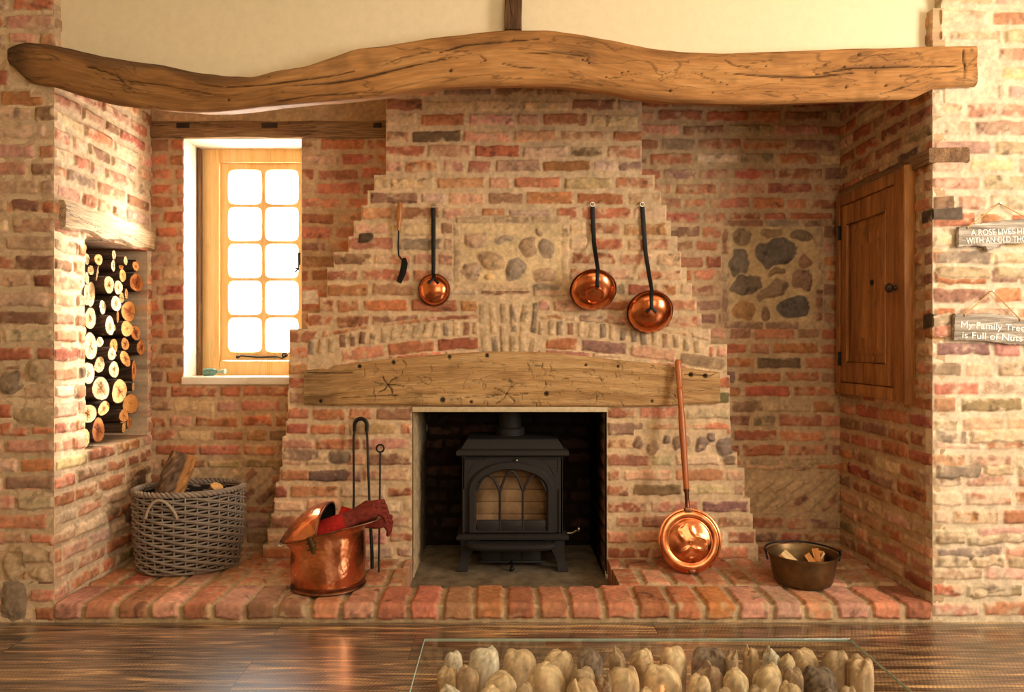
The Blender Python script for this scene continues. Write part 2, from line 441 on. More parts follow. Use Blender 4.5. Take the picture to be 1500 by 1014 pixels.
# ================================================================== left jamb with the log niche
NY0, NY1, NZ0, NZ1 = .226, .788, .664, 1.612
w = Field(0, D, 0, 2.5, .005, 303, (208, 182, 148), MIX_WARM, .08, 1.25)
w.courses(0.0, 2.5, 0, D, .0752, .055, skip=lambda u, v, h: u + h > NY0 + .004 and NZ0 < v < NZ1)
w.courses(NZ0 + .01, NZ1 - .06, 0, NY0, .0752, .055, lens=(.222, .2))
w.courses(NZ0 + .01, NZ1 - .06, NY1 + .002, D, .0752, .055, lens=(.222, .2))
for u, z, a, b, k in ((.62, .30, .12, .10, 'dark'), (.70, .42, .16, .14, 'dark'), (.70, .20, .12, .08, 'stone'), (.45, .36, .16, .06, 'stone'), (.32, .45, .1, .06, 'stone')):
    w.brick(u, z, a, b, w.r.normal(0, .2), PAL[k], .01, wob=.012, pw=2.5)
w.mesh('wall_left', lambda U, V, H: (XL + H, U, V), lambda a, b: ~((a > NY0) & (a < NY1) & (b > NZ0) & (b < NZ1)), .40, M_BRICK)
struct('wall_niche', box(XL - .42, XL - .36, NY0 - .05, NY1 + .05, NZ0 - .05, NZ1 + .05, 0), mat_plain('niche_dark', S(52, 38, 28), .95))  # niche back in one dark brown
# ================================================================== right jamb
w = Field(0, D, 0, 2.5, .005, 404, (188, 158, 122), MIX_DEEP, .02)
w.courses(0.018, 2.5, 0, D, .0752, .055)
w.brick(.03, PZ(470, 0), .07, .06, 0, (54, 44, 38), .012, smear=-.5)
w.brick(.03, PZ(314, 0), .09, .05, 0, (58, 46, 40), .012, smear=-.5)
w.mesh('wall_right', lambda U, V, H: (XR - H, U, V), None, .05, M_BRICK)

# ================================================================== back wall
WX0, WX1, WZ0, WZ1 = -1.67, -1.062, .936, 2.20
w = Field(XL - .02, XR + .02, 0, 2.5, .005, 505, (188, 158, 122), MIX_DEEP, .02)
zb = .018
def skipb(u, v, h): return (WX0 - .005 < u < WX1 + .005 and WZ0 < v < WZ1) or (-.5 < u < .52 and v < 1.0)
w.courses(zb, 2.5, XL - .02, WX0 + .0, .0755, .055, lens=(.108, .1, .165), skip=lambda u, v, h: v < .93)
w.courses(zb, 2.5, XL - .02, WX1, .0755, .055, skip=lambda u, v, h: .93 < v < 2.2 or (v < .93 and u > WX1))
w.courses(zb, 2.5, WX1, XR + .02, .0755, .055, skip=skipb)
yb = D
# plaster band above the window lintel
w.wipe(XL, PX(566, yb), PZ(178, yb), PZ(140, yb))
w.brick(PX(455, yb), PZ(436, yb), .085, .075, 0, (236, 226, 212), .01, smear=-.5)  # near-white brick paints window glare into the wall colour
# framed flint panel on the right
def flint_panel(w, Y, x0, x1, y0, y1, stones, rim):
    s = (Y - CAMY) / FPX
    a, b, c, d = PX(x0, Y), PX(x1, Y), PZ(y1, Y), PZ(y0, Y)
    w.wipe(a - .045, b + .045, c - .04, d + .04)
    m = (w.U > a) & (w.U < b) & (w.V > c) & (w.V < d)
    w.C[m] = w.C[m] * np.array([1.05, 1.06, 1.02]); w.H[m] += .001
    u = a - .03
    while u < b:                                  # thin bricks lying above and below
        L = w.r.uniform(.13, .24)
        for zz in (c - .021, d + .021): w.brick(u + L / 2, zz, L, .036, 0, np.array(PAL[rim[w.r.integers(0, len(rim))]]), .006, smear=.12)
        u += L + .014
    z = c
    while z < d - .05:                            # and standing at both sides
        L = min(w.r.uniform(.14, .22), d - z)
        for xx in (a - .021, b + .021): w.brick(xx, z + L / 2, .036, L, 0, np.array(PAL[rim[w.r.integers(0, len(rim))]]), .006, smear=.12)
        z += L + .014
    for cx, cy, ww, hh, ang, rgb in stones:
        w.brick(PX(cx, Y), PZ(cy, Y), ww * s, hh * s, ang, np.array(rgb) * (1.2, 1.14, 1.08), .014, wob=.014, smear=-.8, pw=2.5)
q = lambda x, y, a, b, g=0, c=(96, 86, 76): (780 + x / 2.983, 280 + y / 2.983, a / 2.983, b / 2.983, g, c)
flint_panel(w, yb, 1068, 1194, 333, 471, [
    q(920, 200, 92, 72, 0, (108, 94, 76)), q(1047, 186, 96, 44, -.1, (122, 104, 80)), q(1180, 190, 100, 54, 0, (104, 92, 78)),
    q(1060, 272, 180, 118, .25, (82, 78, 74)), q(902, 308, 78, 130, -.2, (92, 86, 78)), q(1190, 310, 62, 66, 0, (126, 98, 78)),
    q(935, 406, 138, 84, .2, (88, 80, 72)), q(1065, 358, 84, 34, .1, (116, 100, 78)), q(1045, 436, 158, 62, .5, (116, 100, 84)),
    q(1180, 390, 92, 88, -.4, (118, 94, 80)), q(920, 520, 108, 88, .2, (138, 106, 72)), q(1022, 540, 40, 66, 0, (112, 92, 76)),
    q(1140, 510, 138, 100, .2, (72, 70, 70))], ['stone', 'brown', 'grey', 'plum'])
# herringbone patches low on the wall
def patch(x0, x1, y0, y1, seed):
    w.wipe(PX(x0, yb), PX(x1, yb), PZ(y1, yb), PZ(y0, yb)); rr = np.random.default_rng(seed)
    for i in range(6):
        for j in range(2):
            cx = x0 + 14 + (x1 - x0 - 24) * i / 5; cy = (y0 + y1) / 2 + (j - .5) * (y1 - y0) * .45
            w.brick(PX(cx, yb), PZ(cy, yb), .12, .042, .72 if (i // 2) % 2 == 0 else .6, PAL[['stone', 'brown', 'buff'][rr.integers(0, 3)]], .006, smear=.2)
patch(1084, 1226, 694, 752, 3); patch(236, 400, 684, 742, 4)
for px, py in ((1120, 676), (1170, 680), (1210, 676)): w.brick(PX(px, yb), PZ(py, yb), .16, .035, .04, PAL['stone'], .01, wob=.008)
_d = np.maximum(np.maximum(WX0 - w.U, w.U - WX1), np.maximum(WZ0 - w.V, w.V - WZ1)); _m = (_d > -.03) & (_d < .003); w.C[_m] = np.array((236, 220, 196)); w.H[_m] = w.Hm[_m] * .6  # light on the window reveal painted in as a near-white edge colour
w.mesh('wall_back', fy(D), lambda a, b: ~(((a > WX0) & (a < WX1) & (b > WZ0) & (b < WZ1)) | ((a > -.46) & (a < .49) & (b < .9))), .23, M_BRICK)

# ================================================================== chimney breast
YB = .62
EL = [(240, 566), (267, 548), (289, 539), (312, 529), (334, 519), (356, 510), (368, 499), (391, 489), (414, 479), (437, 468), (459, 459), (480, 451), (500, 424), (545, 423), (600, 421), (630, 419), (660, 413), (697, 410), (720, 404), (740, 401), (760, 397), (782, 392), (806, 386)]
ER = [(240, 940), (267, 959), (289, 968), (309, 976), (333, 983), (352, 993), (376, 998), (405, 1006), (430, 1014), (455, 1020), (480, 1028), (497, 1041), (525, 1065), (560, 1069), (600, 1069), (650, 1070), (680, 1080), (712, 1090), (738, 1098), (762, 1102), (790, 1106), (815, 1110)]
Z0B, PB = -.002, .0757
def edge(tab, z):
    k = np.floor((np.asarray(z) - Z0B) / PB); zm = Z0B + (k + .5) * PB
    ym = CY - (zm - CAMZ) * FPX / (YB - CAMY)
    ys = np.array([t[0] for t in tab]); xs = np.array([t[1] for t in tab])
    i = np.abs(ym[..., None] - ys).argmin(-1)
    return PX(xs[i], YB)
OX0, OX1, OZ1 = PX(604, YB), PX(889, YB), PZ(600, YB)
w = Field(PX(380, YB), PX(1116, YB), 0, 2.5, .0045, 606, (206, 176, 138), MIX_WARM, .06)
for k in range(34):
    z0 = Z0B + k * PB; zc = z0 + PB / 2
    a, b = float(edge(EL, np.array([zc]))[0]), float(edge(ER, np.array([zc]))[0])
    if zc < OZ1:
        w.courses(z0, z0 + PB * .3, a, OX0 - .004, PB, .056); w.courses(z0, z0 + PB * .3, OX1 + .004, b, PB, .056)
    else: w.courses(z0, z0 + PB * .3, a, b, PB, .056)
q1 = lambda x, y, a, b, g=0, c=(150, 132, 110): (400 + x / 2.983, 280 + y / 2.983, a / 2.983, b / 2.983, g, c)
flint_panel(w, YB, 676, 822, 328, 414, [
    q1(886, 211, 96, 76, .1, (150, 128, 108)), q1(1016, 210, 84, 42, 0, (132, 122, 108)), q1(1118, 248, 76, 86, .2, (140, 120, 98)),
    q1(952, 300, 112, 80, -.3, (152, 130, 102)), q1(1056, 346, 104, 98, .1, (122, 112, 102)), q1(873, 350, 88, 88, .3, (150, 132, 114)),
    q1(1166, 186, 36, 34, 0, (140, 124, 100)), q1(955, 377, 44, 34, 0, (186, 158, 112)), q1(1196, 256, 66, 88, 0, (138, 124, 110)), q1(1185, 362, 94, 74, .2, (158, 136, 112))],
    ['stone', 'buff', 'grey'])
# segmental arch of thin bricks on end above the beam
s3 = (YB - CAMY) / FPX
def archy(px):      # centre line of the ring
    t = (px - 745) / 300.; return 479 + 34 * t * t
w_clear = (w.U > PX(452, YB)) & (w.U < PX(1040, YB))
yy = CY - (w.V - CAMZ) / s3; xx = CX + w.U / s3
tt = (xx - 745) / 300.; ring = w_clear & (yy > 466 + 34 * tt * tt) & (yy < 512 + 33 * tt * tt)
w.H[ring] = w.Hm[ring]; w.C[ring] = w.M[ring]
px = 456.
while px < 1034:
    if not 699 < px < 790:
        t = (px - 745) / 300.
        w.brick(PX(px, YB), PZ(archy(px) + w.r.normal(0, .8), YB), 9.5 * s3, w.r.uniform(19, 23) * s3, .1 * t, PAL[['stone', 'stone', 'grey', 'buff', 'brown'][w.r.integers(0, 5)]], .008, wob=.006, rad=.005, smear=-.15)
    px += w.r.uniform(14, 16.5)
for px0, px1 in ((560, 625), (640, 700), (792, 842), (852, 915), (480, 540), (940, 1000)):   # thin slips over the ring
    t = ((px0 + px1) / 2 - 745) / 300.
    w.brick(PX((px0 + px1) / 2, YB), PZ(463 + 34 * t * t, YB), (px1 - px0) * s3, 6 * s3, -.23 * t, pick(w.r, MIX_WARM), .006)
for px0, px1 in ((500, 562), (568, 635), (640, 702), (800, 846), (852, 918), (924, 990), (996, 1060)):  # long bricks on the beam
    t = ((px0 + px1) / 2 - 745) / 300.
    w.brick(PX((px0 + px1) / 2, YB), PZ(502 + 31 * t * t, YB), (px1 - px0) * s3, 17 * s3, -.2 * t, pick(w.r, dict(red=2, salmon=2, pink=2, plum=1.2)), .009, smear=-.05)
# keystone fan
m = (np.abs(xx - 745) < 44 + (518 - yy) * .02) & (yy > 438) & (yy < 520); w.H[m] = w.Hm[m]; w.C[m] = w.M[m]
for i in range(6):
    t = (i - 2.5) / 2.5
    for y0, y1 in ((444, 473), (477, 517)) if i % 2 == 0 else ((444, 488), (492, 517)):
        yc = (y0 + y1) / 2
        w.brick(PX(745 + t * (33 + (518 - yc) * .10), YB), PZ(yc, YB), 10 * s3, (y1 - y0) * s3, -.09 * t, PAL[['stone', 'buff', 'stone', 'grey'][w.r.integers(0, 4)]], .008, wob=.006, rad=.005, smear=-.05)
# pebbles let into the right cheek
w.wipe(PX(928, YB), PX(1066, YB), PZ(668, YB), PZ(628, YB))
for x, y, a, b, g in ((185, 150, 62, 74, -.2), (246, 176, 52, 74, -.5), (368, 152, 90, 66, .5), (470, 165, 54, 84, -.4), (508, 130, 52, 50, 0), (578, 170, 84, 78, .4), (300, 140, 40, 36, 0)):
    w.brick(PX(880 + x / 3.17, YB), PZ(600 + y / 3.17, YB), a / 3.17 * s3, b / 3.17 * s3, g, [(142, 112, 90), (160, 132, 104), (124, 104, 92)][w.r.integers(0, 3)], .014, wob=.012, smear=-.3, pw=2.4)
w.brick(PX(535, YB), PZ(349, YB), .075, .05, 0, (66, 52, 38), .01, smear=-.3)
w.brick(PX(440, YB), PZ(666, YB), .2, .06, 0, (132, 104, 88), .01); w.brick(PX(497, YB), PZ(670, YB), .11, .075, 0, (120, 100, 84), .012, smear=-.2, pw=3)
w.brick(PX(480, YB), PZ(697, YB), .19, .055, 0, (96, 72, 66), .01, smear=-.2)
def keepb(a, b): return (a > edge(EL, b)) & (a < edge(ER, b)) & ~((a > OX0) & (a < OX1) & (b < OZ1))
w.mesh('wall_chimney', fy(YB), keepb, .26, M_BRICK)
# firebox behind the opening; cheek tint paints recess shade along with soot
FY1 = 1.22
w = Field(YB - .005, FY1, -.03, 1.0, .007, 707, (196, 170, 132), MIX_PALE, .5, 2.2)
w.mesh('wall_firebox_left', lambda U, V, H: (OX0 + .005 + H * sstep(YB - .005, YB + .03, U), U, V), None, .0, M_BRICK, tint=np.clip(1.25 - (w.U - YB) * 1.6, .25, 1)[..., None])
w = Field(YB - .005, FY1, -.03, 1.0, .007, 708, (120, 96, 66), MIX_DEEP, .0); w.courses(0, 1, YB, FY1, .0752, .055)
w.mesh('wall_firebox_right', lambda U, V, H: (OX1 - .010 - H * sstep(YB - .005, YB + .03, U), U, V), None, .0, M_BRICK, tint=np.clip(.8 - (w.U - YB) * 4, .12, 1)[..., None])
w = Field(OX0 - .02, OX1 + .02, -.03, 1.0, .007, 709, (70, 50, 34), dict(brown=1, dark=2), 0); w.courses(0, 1, OX0, OX1, .0752, .055)
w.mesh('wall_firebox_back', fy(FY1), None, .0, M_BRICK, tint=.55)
struct('ceiling_firebox', box(OX0 - .05, OX1 + .05, YB + .13, FY1 + .05, .93, .96, 0), mat_plain('soot', S(26, 22, 19), .95))
struct('floor_firebox', box(OX0 - .06, OX1 + .06, .16, FY1 + .05, -.05, -.016, 0), mat_plain('ashy_slate', S(98, 84, 66), .85, 0, .3, 12, .1, .3, .003, S(140, 122, 96)))
# pale cement strip under the mantel beam
struct('trim_1', box(PX(604, .6), PX(890, .6), .602, .76, PZ(604, .6), PZ(596, .6), .003), mat_plain('pale_cement', S(206, 184, 146), .9))

# ================================================================== hearth
HZ = .067
w = Field(XL, XR, -HZ, D, .005, 808, (180, 154, 118), dict(orange=3, salmon=5, pink=2.4, red=.5, brown=.4), -.12)
px = 82.
def hb(u, wd, s0, s1, **k): w.brick(u, (s0 + s1) / 2, wd, s1 - s0, w.r.normal(0, .008), None, .0125, .008, wob=.006, hv=(.9, 1.08), rough=.8, **k)
_n = 27; _wd = w.r.uniform(.106, .122, _n); _gp = w.r.uniform(.015, .022, _n); _k = (XR - XL - .008) / (_wd.sum() + _gp[:-1].sum()); u = XL + .004
for wd, gp in zip(_wd * _k, _gp * _k):
    hb(u + wd / 2, wd, -.052, .222); u += wd + gp
for r_ in range(3):
    u = XL + .01 + .03 * r_
    while u < XR - .04:
        wd = min(w.r.uniform(.10, .118), XR - u - .004); s0 = .246 + r_ * .245
        hb(u + wd / 2, wd, s0 + w.r.normal(0, .008), s0 + .222, smear=.2); u += wd + w.r.uniform(.016, .03)
def fold(U, V, H):
    R = .007; a = np.clip((V + R) / (2 * R), 0, 1) * PI / 2      # rounded arris at the front
    Y = np.where(V > R, V, np.where(V < -R, 0., R - R * np.sin(a) * 1.0 + 0 * V)); Z = np.where(V > R, HZ, np.where(V < -R, HZ + V, HZ - R + R * np.sin(a)))
    Y = np.where(np.abs(V) <= R, R - R * np.cos(a), Y)
    ny = np.where(V > R, 0., np.where(V < -R, 1., np.cos(a))); nz = np.where(V > R, 1., np.where(V < -R, 0., np.sin(a)))
    return U, Y - ny * H, Z + nz * H
HEARTH = w.mesh('hearth', fold, lambda a, b: ~(((a > OX0) & (a < OX1) & (b > .226)) | ((a > PX(388, YB)) & (a < PX(1108, YB)) & (b > YB - .004))), .088, M_BRICK, kind=None)
tag(HEARTH, 'low raised hearth of red bricks laid end-on across the inglenook', 'hearth')

# ================================================================== floor, plaster, ceilings, room
m, nt, b = new_mat('rough_sawn_floorboards')
tc = N(nt, 'ShaderNodeTexCoord')
mp = N(nt, 'ShaderNodeMapping'); mp.inputs['Location'].default_value = (.35, .127 + .23 * 4, 0); nt.links.new(tc.outputs['Object'], mp.inputs[0])
br = N(nt, 'ShaderNodeTexBrick'); br.offset = .37; br.inputs['Scale'].default_value = 1; br.inputs['Brick Width'].default_value = 1.5; br.inputs['Row Height'].default_value = .23
br.inputs['Mortar Size'].default_value = .0016; br.inputs['Color1'].default_value = (0, 0, 0, 1); br.inputs['Color2'].default_value = (1, 1, 1, 1); br.inputs['Mortar'].default_value = (.5, .5, .5, 1)
nt.links.new(mp.outputs[0], br.inputs['Vector'])
gm = N(nt, 'ShaderNodeMapping'); gm.inputs['Scale'].default_value = (2.4, 34, 1); nt.links.new(tc.outputs['Object'], gm.inputs[0])
off = N(nt, 'ShaderNodeVectorMath', operation='MULTIPLY_ADD'); nt.links.new(br.outputs['Color'], off.inputs[0]); off.inputs[1].default_value = (9, 5, 0); nt.links.new(gm.outputs[0], off.inputs[2])
n1 = N(nt, 'ShaderNodeTexNoise'); n1.inputs['Scale'].default_value = 1; n1.inputs['Detail'].default_value = 8; n1.inputs['Roughness'].default_value = .62; n1.inputs['Distortion'].default_value = 1.2
nt.links.new(off.outputs[0], n1.inputs['Vector'])
rp = ramp(nt, [(.36, S(44, 34, 27)), (.47, S(92, 72, 55)), (.56, S(136, 108, 78)), (.67, S(208, 168, 112))]); nt.links.new(n1.outputs[0], rp.inputs[0])
wm = N(nt, 'ShaderNodeMapping'); wm.inputs['Rotation'].default_value = (0, 0, math.radians(24)); nt.links.new(tc.outputs['Object'], wm.inputs[0])
wv = N(nt, 'ShaderNodeTexWave'); wv.inputs['Scale'].default_value = 24; wv.inputs['Distortion'].default_value = 3.5; wv.inputs['Detail'].default_value = 3; wv.inputs['Detail Scale'].default_value = 1.2; nt.links.new(wm.outputs[0], wv.inputs[0])
n5 = N(nt, 'ShaderNodeTexNoise'); n5.inputs['Scale'].default_value = 5; n5.inputs['Detail'].default_value = 3; nt.links.new(off.outputs[0], n5.inputs['Vector'])
sm = N(nt, 'ShaderNodeMapRange'); sm.inputs['From Min'].default_value = .36; sm.inputs['From Max'].default_value = .56; sm.inputs['To Max'].default_value = .9; nt.links.new(n5.outputs[0], sm.inputs[0])
wr = N(nt, 'ShaderNodeMapRange'); wr.inputs['To Min'].default_value = .66; wr.inputs['To Max'].default_value = 1.42; nt.links.new(wv.outputs['Fac'], wr.inputs[0])
c = mixc(nt, 'MULTIPLY', sm.outputs[0], rp.outputs[0], wr.outputs[0])
pr = N(nt, 'ShaderNodeMapRange'); pr.inputs['To Min'].default_value = .68; pr.inputs['To Max'].default_value = 1.3; nt.links.new(br.outputs['Color'], pr.inputs[0])
c = mixc(nt, 'MULTIPLY', 1., c, pr.outputs[0])
c = mixc(nt, 'MIX', br.outputs['Fac'], c, S(30, 20, 14))
nt.links.new(c, b.inputs['Base Color'])
b.inputs['Roughness'].default_value = .32; b.inputs['Specular IOR Level'].default_value = .5; b.inputs['Coat Weight'].default_value = 1; b.inputs['Coat Roughness'].default_value = .19
ad = N(nt, 'ShaderNodeMath', operation='MULTIPLY_ADD'); nt.links.new(wv.outputs['Fac'], ad.inputs[0]); ad.inputs[1].default_value = .4; nt.links.new(n1.outputs[0], ad.inputs[2])
bump(nt, b, ad.outputs[0], .25, .003)
M_FLOOR = m
struct('floor', box(-3.4, 3.4, -5, .03, -.04, 0, 0), M_FLOOR)
struct('wall_front_left_end', box(-3.4, -2.455, .0, .05, 0, 3.0, 0), M_PLASTER)
struct('wall_front_right_end', box(2.615, 3.4, .0, .05, 0, 3.0, 0), M_PLASTER)
struct('ceiling', box(-3.45, 3.45, -5.05, .05, 3.0, 3.05, 0), M_PLASTER)
struct('ceiling_inglenook', box(XL - .05, XR + .05, .10, D + .03, 2.47, 2.5, 0), mat_plain('smoky_plaster', S(190, 160, 120), .95))
struct('wall_room_left', box(-3.45, -3.4, -5.05, .05, 0, 3.0, 0), M_PLASTER)
struct('wall_room_right', box(3.4, 3.45, -5.05, .05, 0, 3.0, 0), M_PLASTER)
struct('wall_rear', box(-3.4, 3.4, -5.05, -5.0, 0, 3.0, 0), M_PLASTER)

# ================================================================== timbers
def spline(pts, n):
    """monotone x polyline, lightly smoothed"""
    xs = np.array([p[0] for p in pts], float); ys = np.array([p[1] for p in pts], float)
    X = np.linspace(xs[0], xs[-1], n); Yv = np.interp(X, xs, ys)
    k = max(3, int(n * .018)) | 1; ker = np.hanning(k + 2)[1:-1]; ker /= ker.sum()
    return X, np.convolve(np.pad(Yv, k // 2, 'edge'), ker, 'valid')
def carved_beam(name, top, bot, Y0, Y1, mat, label, cat, cracks=(), dots=(), n=620, M=44, seed=1, shade=None, rad=.03, disp=.006, under=0.):
    X, T = spline(top, n); _, B = spline(bot, n)
    xs = PX(X, Y0); zt = PZ(T, Y0); zb = PZ(B, Y0)
    # ring parameter : front (0..M), then top, back, bottom
    fr = np.linspace(0, 1, M)
    ring = [(0., f) for f in fr] + [(t, 1.) for t in np.linspace(.08, 1, 8)] + [(1., f) for f in np.linspace(.8, 0.2, 4)] + [(t, 0.) for t in np.linspace(1, .08, 9)]
    R = len(ring); d = np.array([r[0] for r in ring]); f = np.array([r[1] for r in ring])
    hgt = (zt - zb)[:, None]
    # round the arrises
    fz = f[None, :] * hgt; dy = d[None, :] * (Y1 - Y0) + 0 * fz
    rr = np.minimum(rad, hgt * .3)
    ez = np.minimum(fz, hgt - fz); ed = np.minimum(dy, (Y1 - Y0) - dy)
    push = np.where(d[None, :] == 0, rr - np.sqrt(np.maximum(rr ** 2 - np.maximum(rr - ez, 0) ** 2, 0)), 0)
    pz = np.where((d[None, :] > 0) & (d[None, :] < 1), rr - np.sqrt(np.maximum(rr ** 2 - np.maximum(rr - ed, 0) ** 2, 0)), 0)
    Yv = Y0 + dy + push; Zv = zb[:, None] + fz + np.where(f[None, :] == 1, -pz, np.where(f[None, :] == 0, pz, 0))
    Xv = xs[:, None] + 0 * fz
    Zv = Zv + under * (1 - f[None, :]) * dy * (zb[:, None] - CAMZ) / (Y0 - CAMY)
    g2 = Zv - ((zt + zb) / 2)[:, None]
    nse = fbm(Xv * .35, g2, .05, seed, 4)
    Yv = Yv - np.where(d[None, :] == 0, disp * nse, 0); Zv = Zv + np.where((d[None, :] > 0), .004 * fbm(Xv, Yv, .09, seed + 5, 2), 0)
    col = np.ones((n, R, 3)); front = (d[None, :] == 0)
    px_ = X[:, None] + 0 * fz; py_ = B[:, None] + (T - B)[:, None] * f[None, :]
    for pl in cracks:
        wd = pl[0]; pts = pl[1]; dist = np.full(px_.shape, 1e9); tap = np.ones(px_.shape)
        L = len(pts) - 1
        for i in range(L):
            ax, ay = pts[i]; bx, by = pts[i + 1]; vx, vy = bx - ax, by - ay; l2 = vx * vx + vy * vy + 1e-9
            t = np.clip(((px_ - ax) * vx + (py_ - ay) * vy) / l2, 0, 1)
            dd = np.hypot(px_ - ax - t * vx, py_ - ay - t * vy); g = (i + t) / L; tp = np.sqrt(np.clip(np.minimum(g, 1 - g) * 3, .05, 1))
            m = dd < dist; dist = np.where(m, dd, dist); tap = np.where(m, tp, tap)
        wob = 1.2 * vnoise(px_, py_, 9, seed + 31)
        k = sstep(wd * tap * 1.1 + .35, wd * tap * .3, dist + wob * .3) * front * min(1, .35 + wd * .5)
        Yv = Yv + .006 * k; col *= (1 - .82 * k)[..., None]
    for x, y, r in dots:
        k = sstep(r * 1.25, r * .7, np.hypot(px_ - x, py_ - y)) * front
        Yv = Yv + .008 * k; col *= (1 - .93 * k)[..., None]
    if shade is not None: col *= shade(px_, py_, f[None, :] + 0 * fz, d[None, :] + 0 * fz)
    V = np.stack([Xv, Yv, Zv], -1).reshape(-1, 3)
    idx = np.arange(n * R).reshape(n, R); i2 = np.roll(idx, -1, 1)
    Q = np.stack([idx[:-1], idx[1:], i2[1:], i2[:-1]], -1).reshape(-1, 4)
    F = [tuple(q) for q in Q.tolist()] + [tuple(range(R)), tuple((n - 1) * R + k for k in range(R - 1, -1, -1))]
    grain = np.stack([Xv, g2, Yv], -1).reshape(-1, 3)
    base = (float(xs.mean()), (Y0 + Y1) / 2, float(zb.min()))
    return solo(name, (V, F), mat, label, cat, base, col=col.reshape(-1, 3), grain=grain, angle=55)

rc = np.random.default_rng(5)
top = [(11, 70), (16, 63), (35, 60), (78, 64), (130, 77), (180, 86), (235, 93), (285, 104), (330, 110), (370, 111), (400, 102), (450, 95), (500, 77), (520, 70), (560, 66), (620, 55), (690, 47), (745, 42), (800, 42), (850, 48), (900, 58), (950, 68), (1000, 74), (1060, 76), (1130, 74), (1200, 71), (1300, 68), (1376, 66), (1432, 65)]
bot = [(11, 90), (25, 106), (40, 119), (78, 126), (120, 140), (165, 152), (210, 158), (280, 163), (330, 161), (400, 153), (470, 147), (540, 141), (600, 132), (650, 126), (700, 124), (760, 123), (830, 125), (880, 131), (930, 140), (980, 147), (1050, 150), (1130, 150), (1200, 148), (1280, 146), (1340, 143), (1372, 127), (1432, 125)]
cr = [(2.2, [(432, 126), (490, 121), (530, 114), (560, 107), (600, 97), (660, 84)]), (1.6, [(640, 78), (680, 66), (720, 62), (790, 57)]), (1.5, [(1062, 107), (1130, 112), (1190, 113), (1250, 107)]),
      (1.5, [(1195, 109), (1250, 100), (1330, 98), (1412, 97)]), (1.2, [(330, 128), (385, 125), (430, 119), (480, 112), (520, 104)]), (1., [(400, 149), (460, 140), (560, 134)]), (1., [(1058, 86), (1075, 95), (1098, 98)]),
      (1., [(700, 78), (712, 88), (702, 92)]), (.8, [(560, 96), (590, 84), (640, 74)]), (1., [(760, 79), (810, 78), (870, 83)]), (1., [(735, 93), (760, 98), (800, 101)]), (.8, [(1010, 104), (1050, 120)]), (1.6, [(1410, 66), (1413, 95), (1412, 125)]),
      (.9, [(120, 95), (170, 110), (190, 130)]), (.8, [(280, 118), (300, 125), (330, 128)]), (1., [(1290, 138), (1330, 126), (1345, 118)]), (.8, [(1340, 75), (1355, 88)]), (.8, [(880, 62), (900, 74)]), (.8, [(150, 115), (240, 125), (320, 140)])]
for _ in range(34):
    x = rc.uniform(560, 1400); y = np.interp(x, [p[0] for p in top], [p[1] for p in top]) + rc.uniform(12, 68)
    cr.append((rc.uniform(.25, .55), [(x, y), (x + rc.uniform(5, 18), y + rc.uniform(-6, 6)), (x + rc.uniform(18, 34), y + rc.uniform(-8, 8))]))
dots = [(660, 103, 2.2), (1236, 98, 1.6), (1258, 80, 2), (1298, 125, 1.8), (335, 146, 1.8), (1240, 128, 1.5)] + [(rc.uniform(850, 1380), rc.uniform(84, 138), rc.uniform(.7, 1.3)) for _ in range(26)]
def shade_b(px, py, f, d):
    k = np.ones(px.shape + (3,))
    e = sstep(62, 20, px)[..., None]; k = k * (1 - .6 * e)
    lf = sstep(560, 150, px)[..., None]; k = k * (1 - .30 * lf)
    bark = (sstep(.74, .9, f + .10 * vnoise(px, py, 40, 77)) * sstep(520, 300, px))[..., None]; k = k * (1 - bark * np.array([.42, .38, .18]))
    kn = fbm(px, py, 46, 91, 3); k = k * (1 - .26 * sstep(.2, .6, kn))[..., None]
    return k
_xs = np.linspace(70, 1385, 90); _zb = [PZ(.5 * (np.interp(x, [p[0] for p in top], [p[1] for p in top]) + np.interp(x, [p[0] for p in bot], [p[1] for p in bot])) - 6, -.035) for x in _xs]
struct('wall_upper', loft([[(PX(x, 0), .045, z), (PX(x, 0), .045, 3.0), (PX(x, 0), .10, 3.0), (PX(x, 0), .10, z)] for x, z in zip(_xs, _zb)]), M_PLASTER)
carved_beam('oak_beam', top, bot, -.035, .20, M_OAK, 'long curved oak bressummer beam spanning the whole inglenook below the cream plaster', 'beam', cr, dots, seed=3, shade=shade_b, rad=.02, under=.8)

top = [(445, 543), (484, 541), (486, 537), (520, 532), (560, 527), (620, 521), (680, 517), (720, 515), (790, 516), (840, 520), (900, 527), (960, 533), (1010, 540), (1055, 546)]
bot = [(445, 593), (470, 594), (560, 594), (660, 595), (800, 596), (900, 596), (985, 595), (1000, 592), (1055, 591)]
cr = []
for a in (0, 1.1, 2.0, 3.3, 4.2, 5.2): cr.append((1.2, [(568, 564), (568 + 12 * math.cos(a), 564 + 8 * math.sin(a)), (568 + 24 * math.cos(a + .2), 564 + 14 * math.sin(a + .2))]))
for a in (.2, 1., 1.9, 2.9, 3.9, 5.): cr.append((.9, [(742, 577), (742 + 14 * math.cos(a), 577 + 8 * math.sin(a)), (742 + 34 * math.cos(a + .2), 577 + 16 * math.sin(a - .2))]))
cr += [(1., [(445, 546), (500, 547), (518, 546)]), (.8, [(500, 583), (560, 580), (640, 577)]), (.8, [(660, 586), (700, 580), (735, 578)]), (.9, [(1002, 549), (1040, 551), (1050, 546)])]
for _ in range(130):
    x = rc.uniform(530, 1000); y = rc.uniform(528, 590); L = rc.uniform(3, 9); a = rc.choice([rc.normal(1.3, .4), rc.normal(0, .3)])
    cr.append((rc.uniform(.3, .65), [(x, y), (x + L * math.cos(a), y + L * math.sin(a)), (x + 1.8 * L * math.cos(a + .4), y + 1.8 * L * math.sin(a + .4))]))
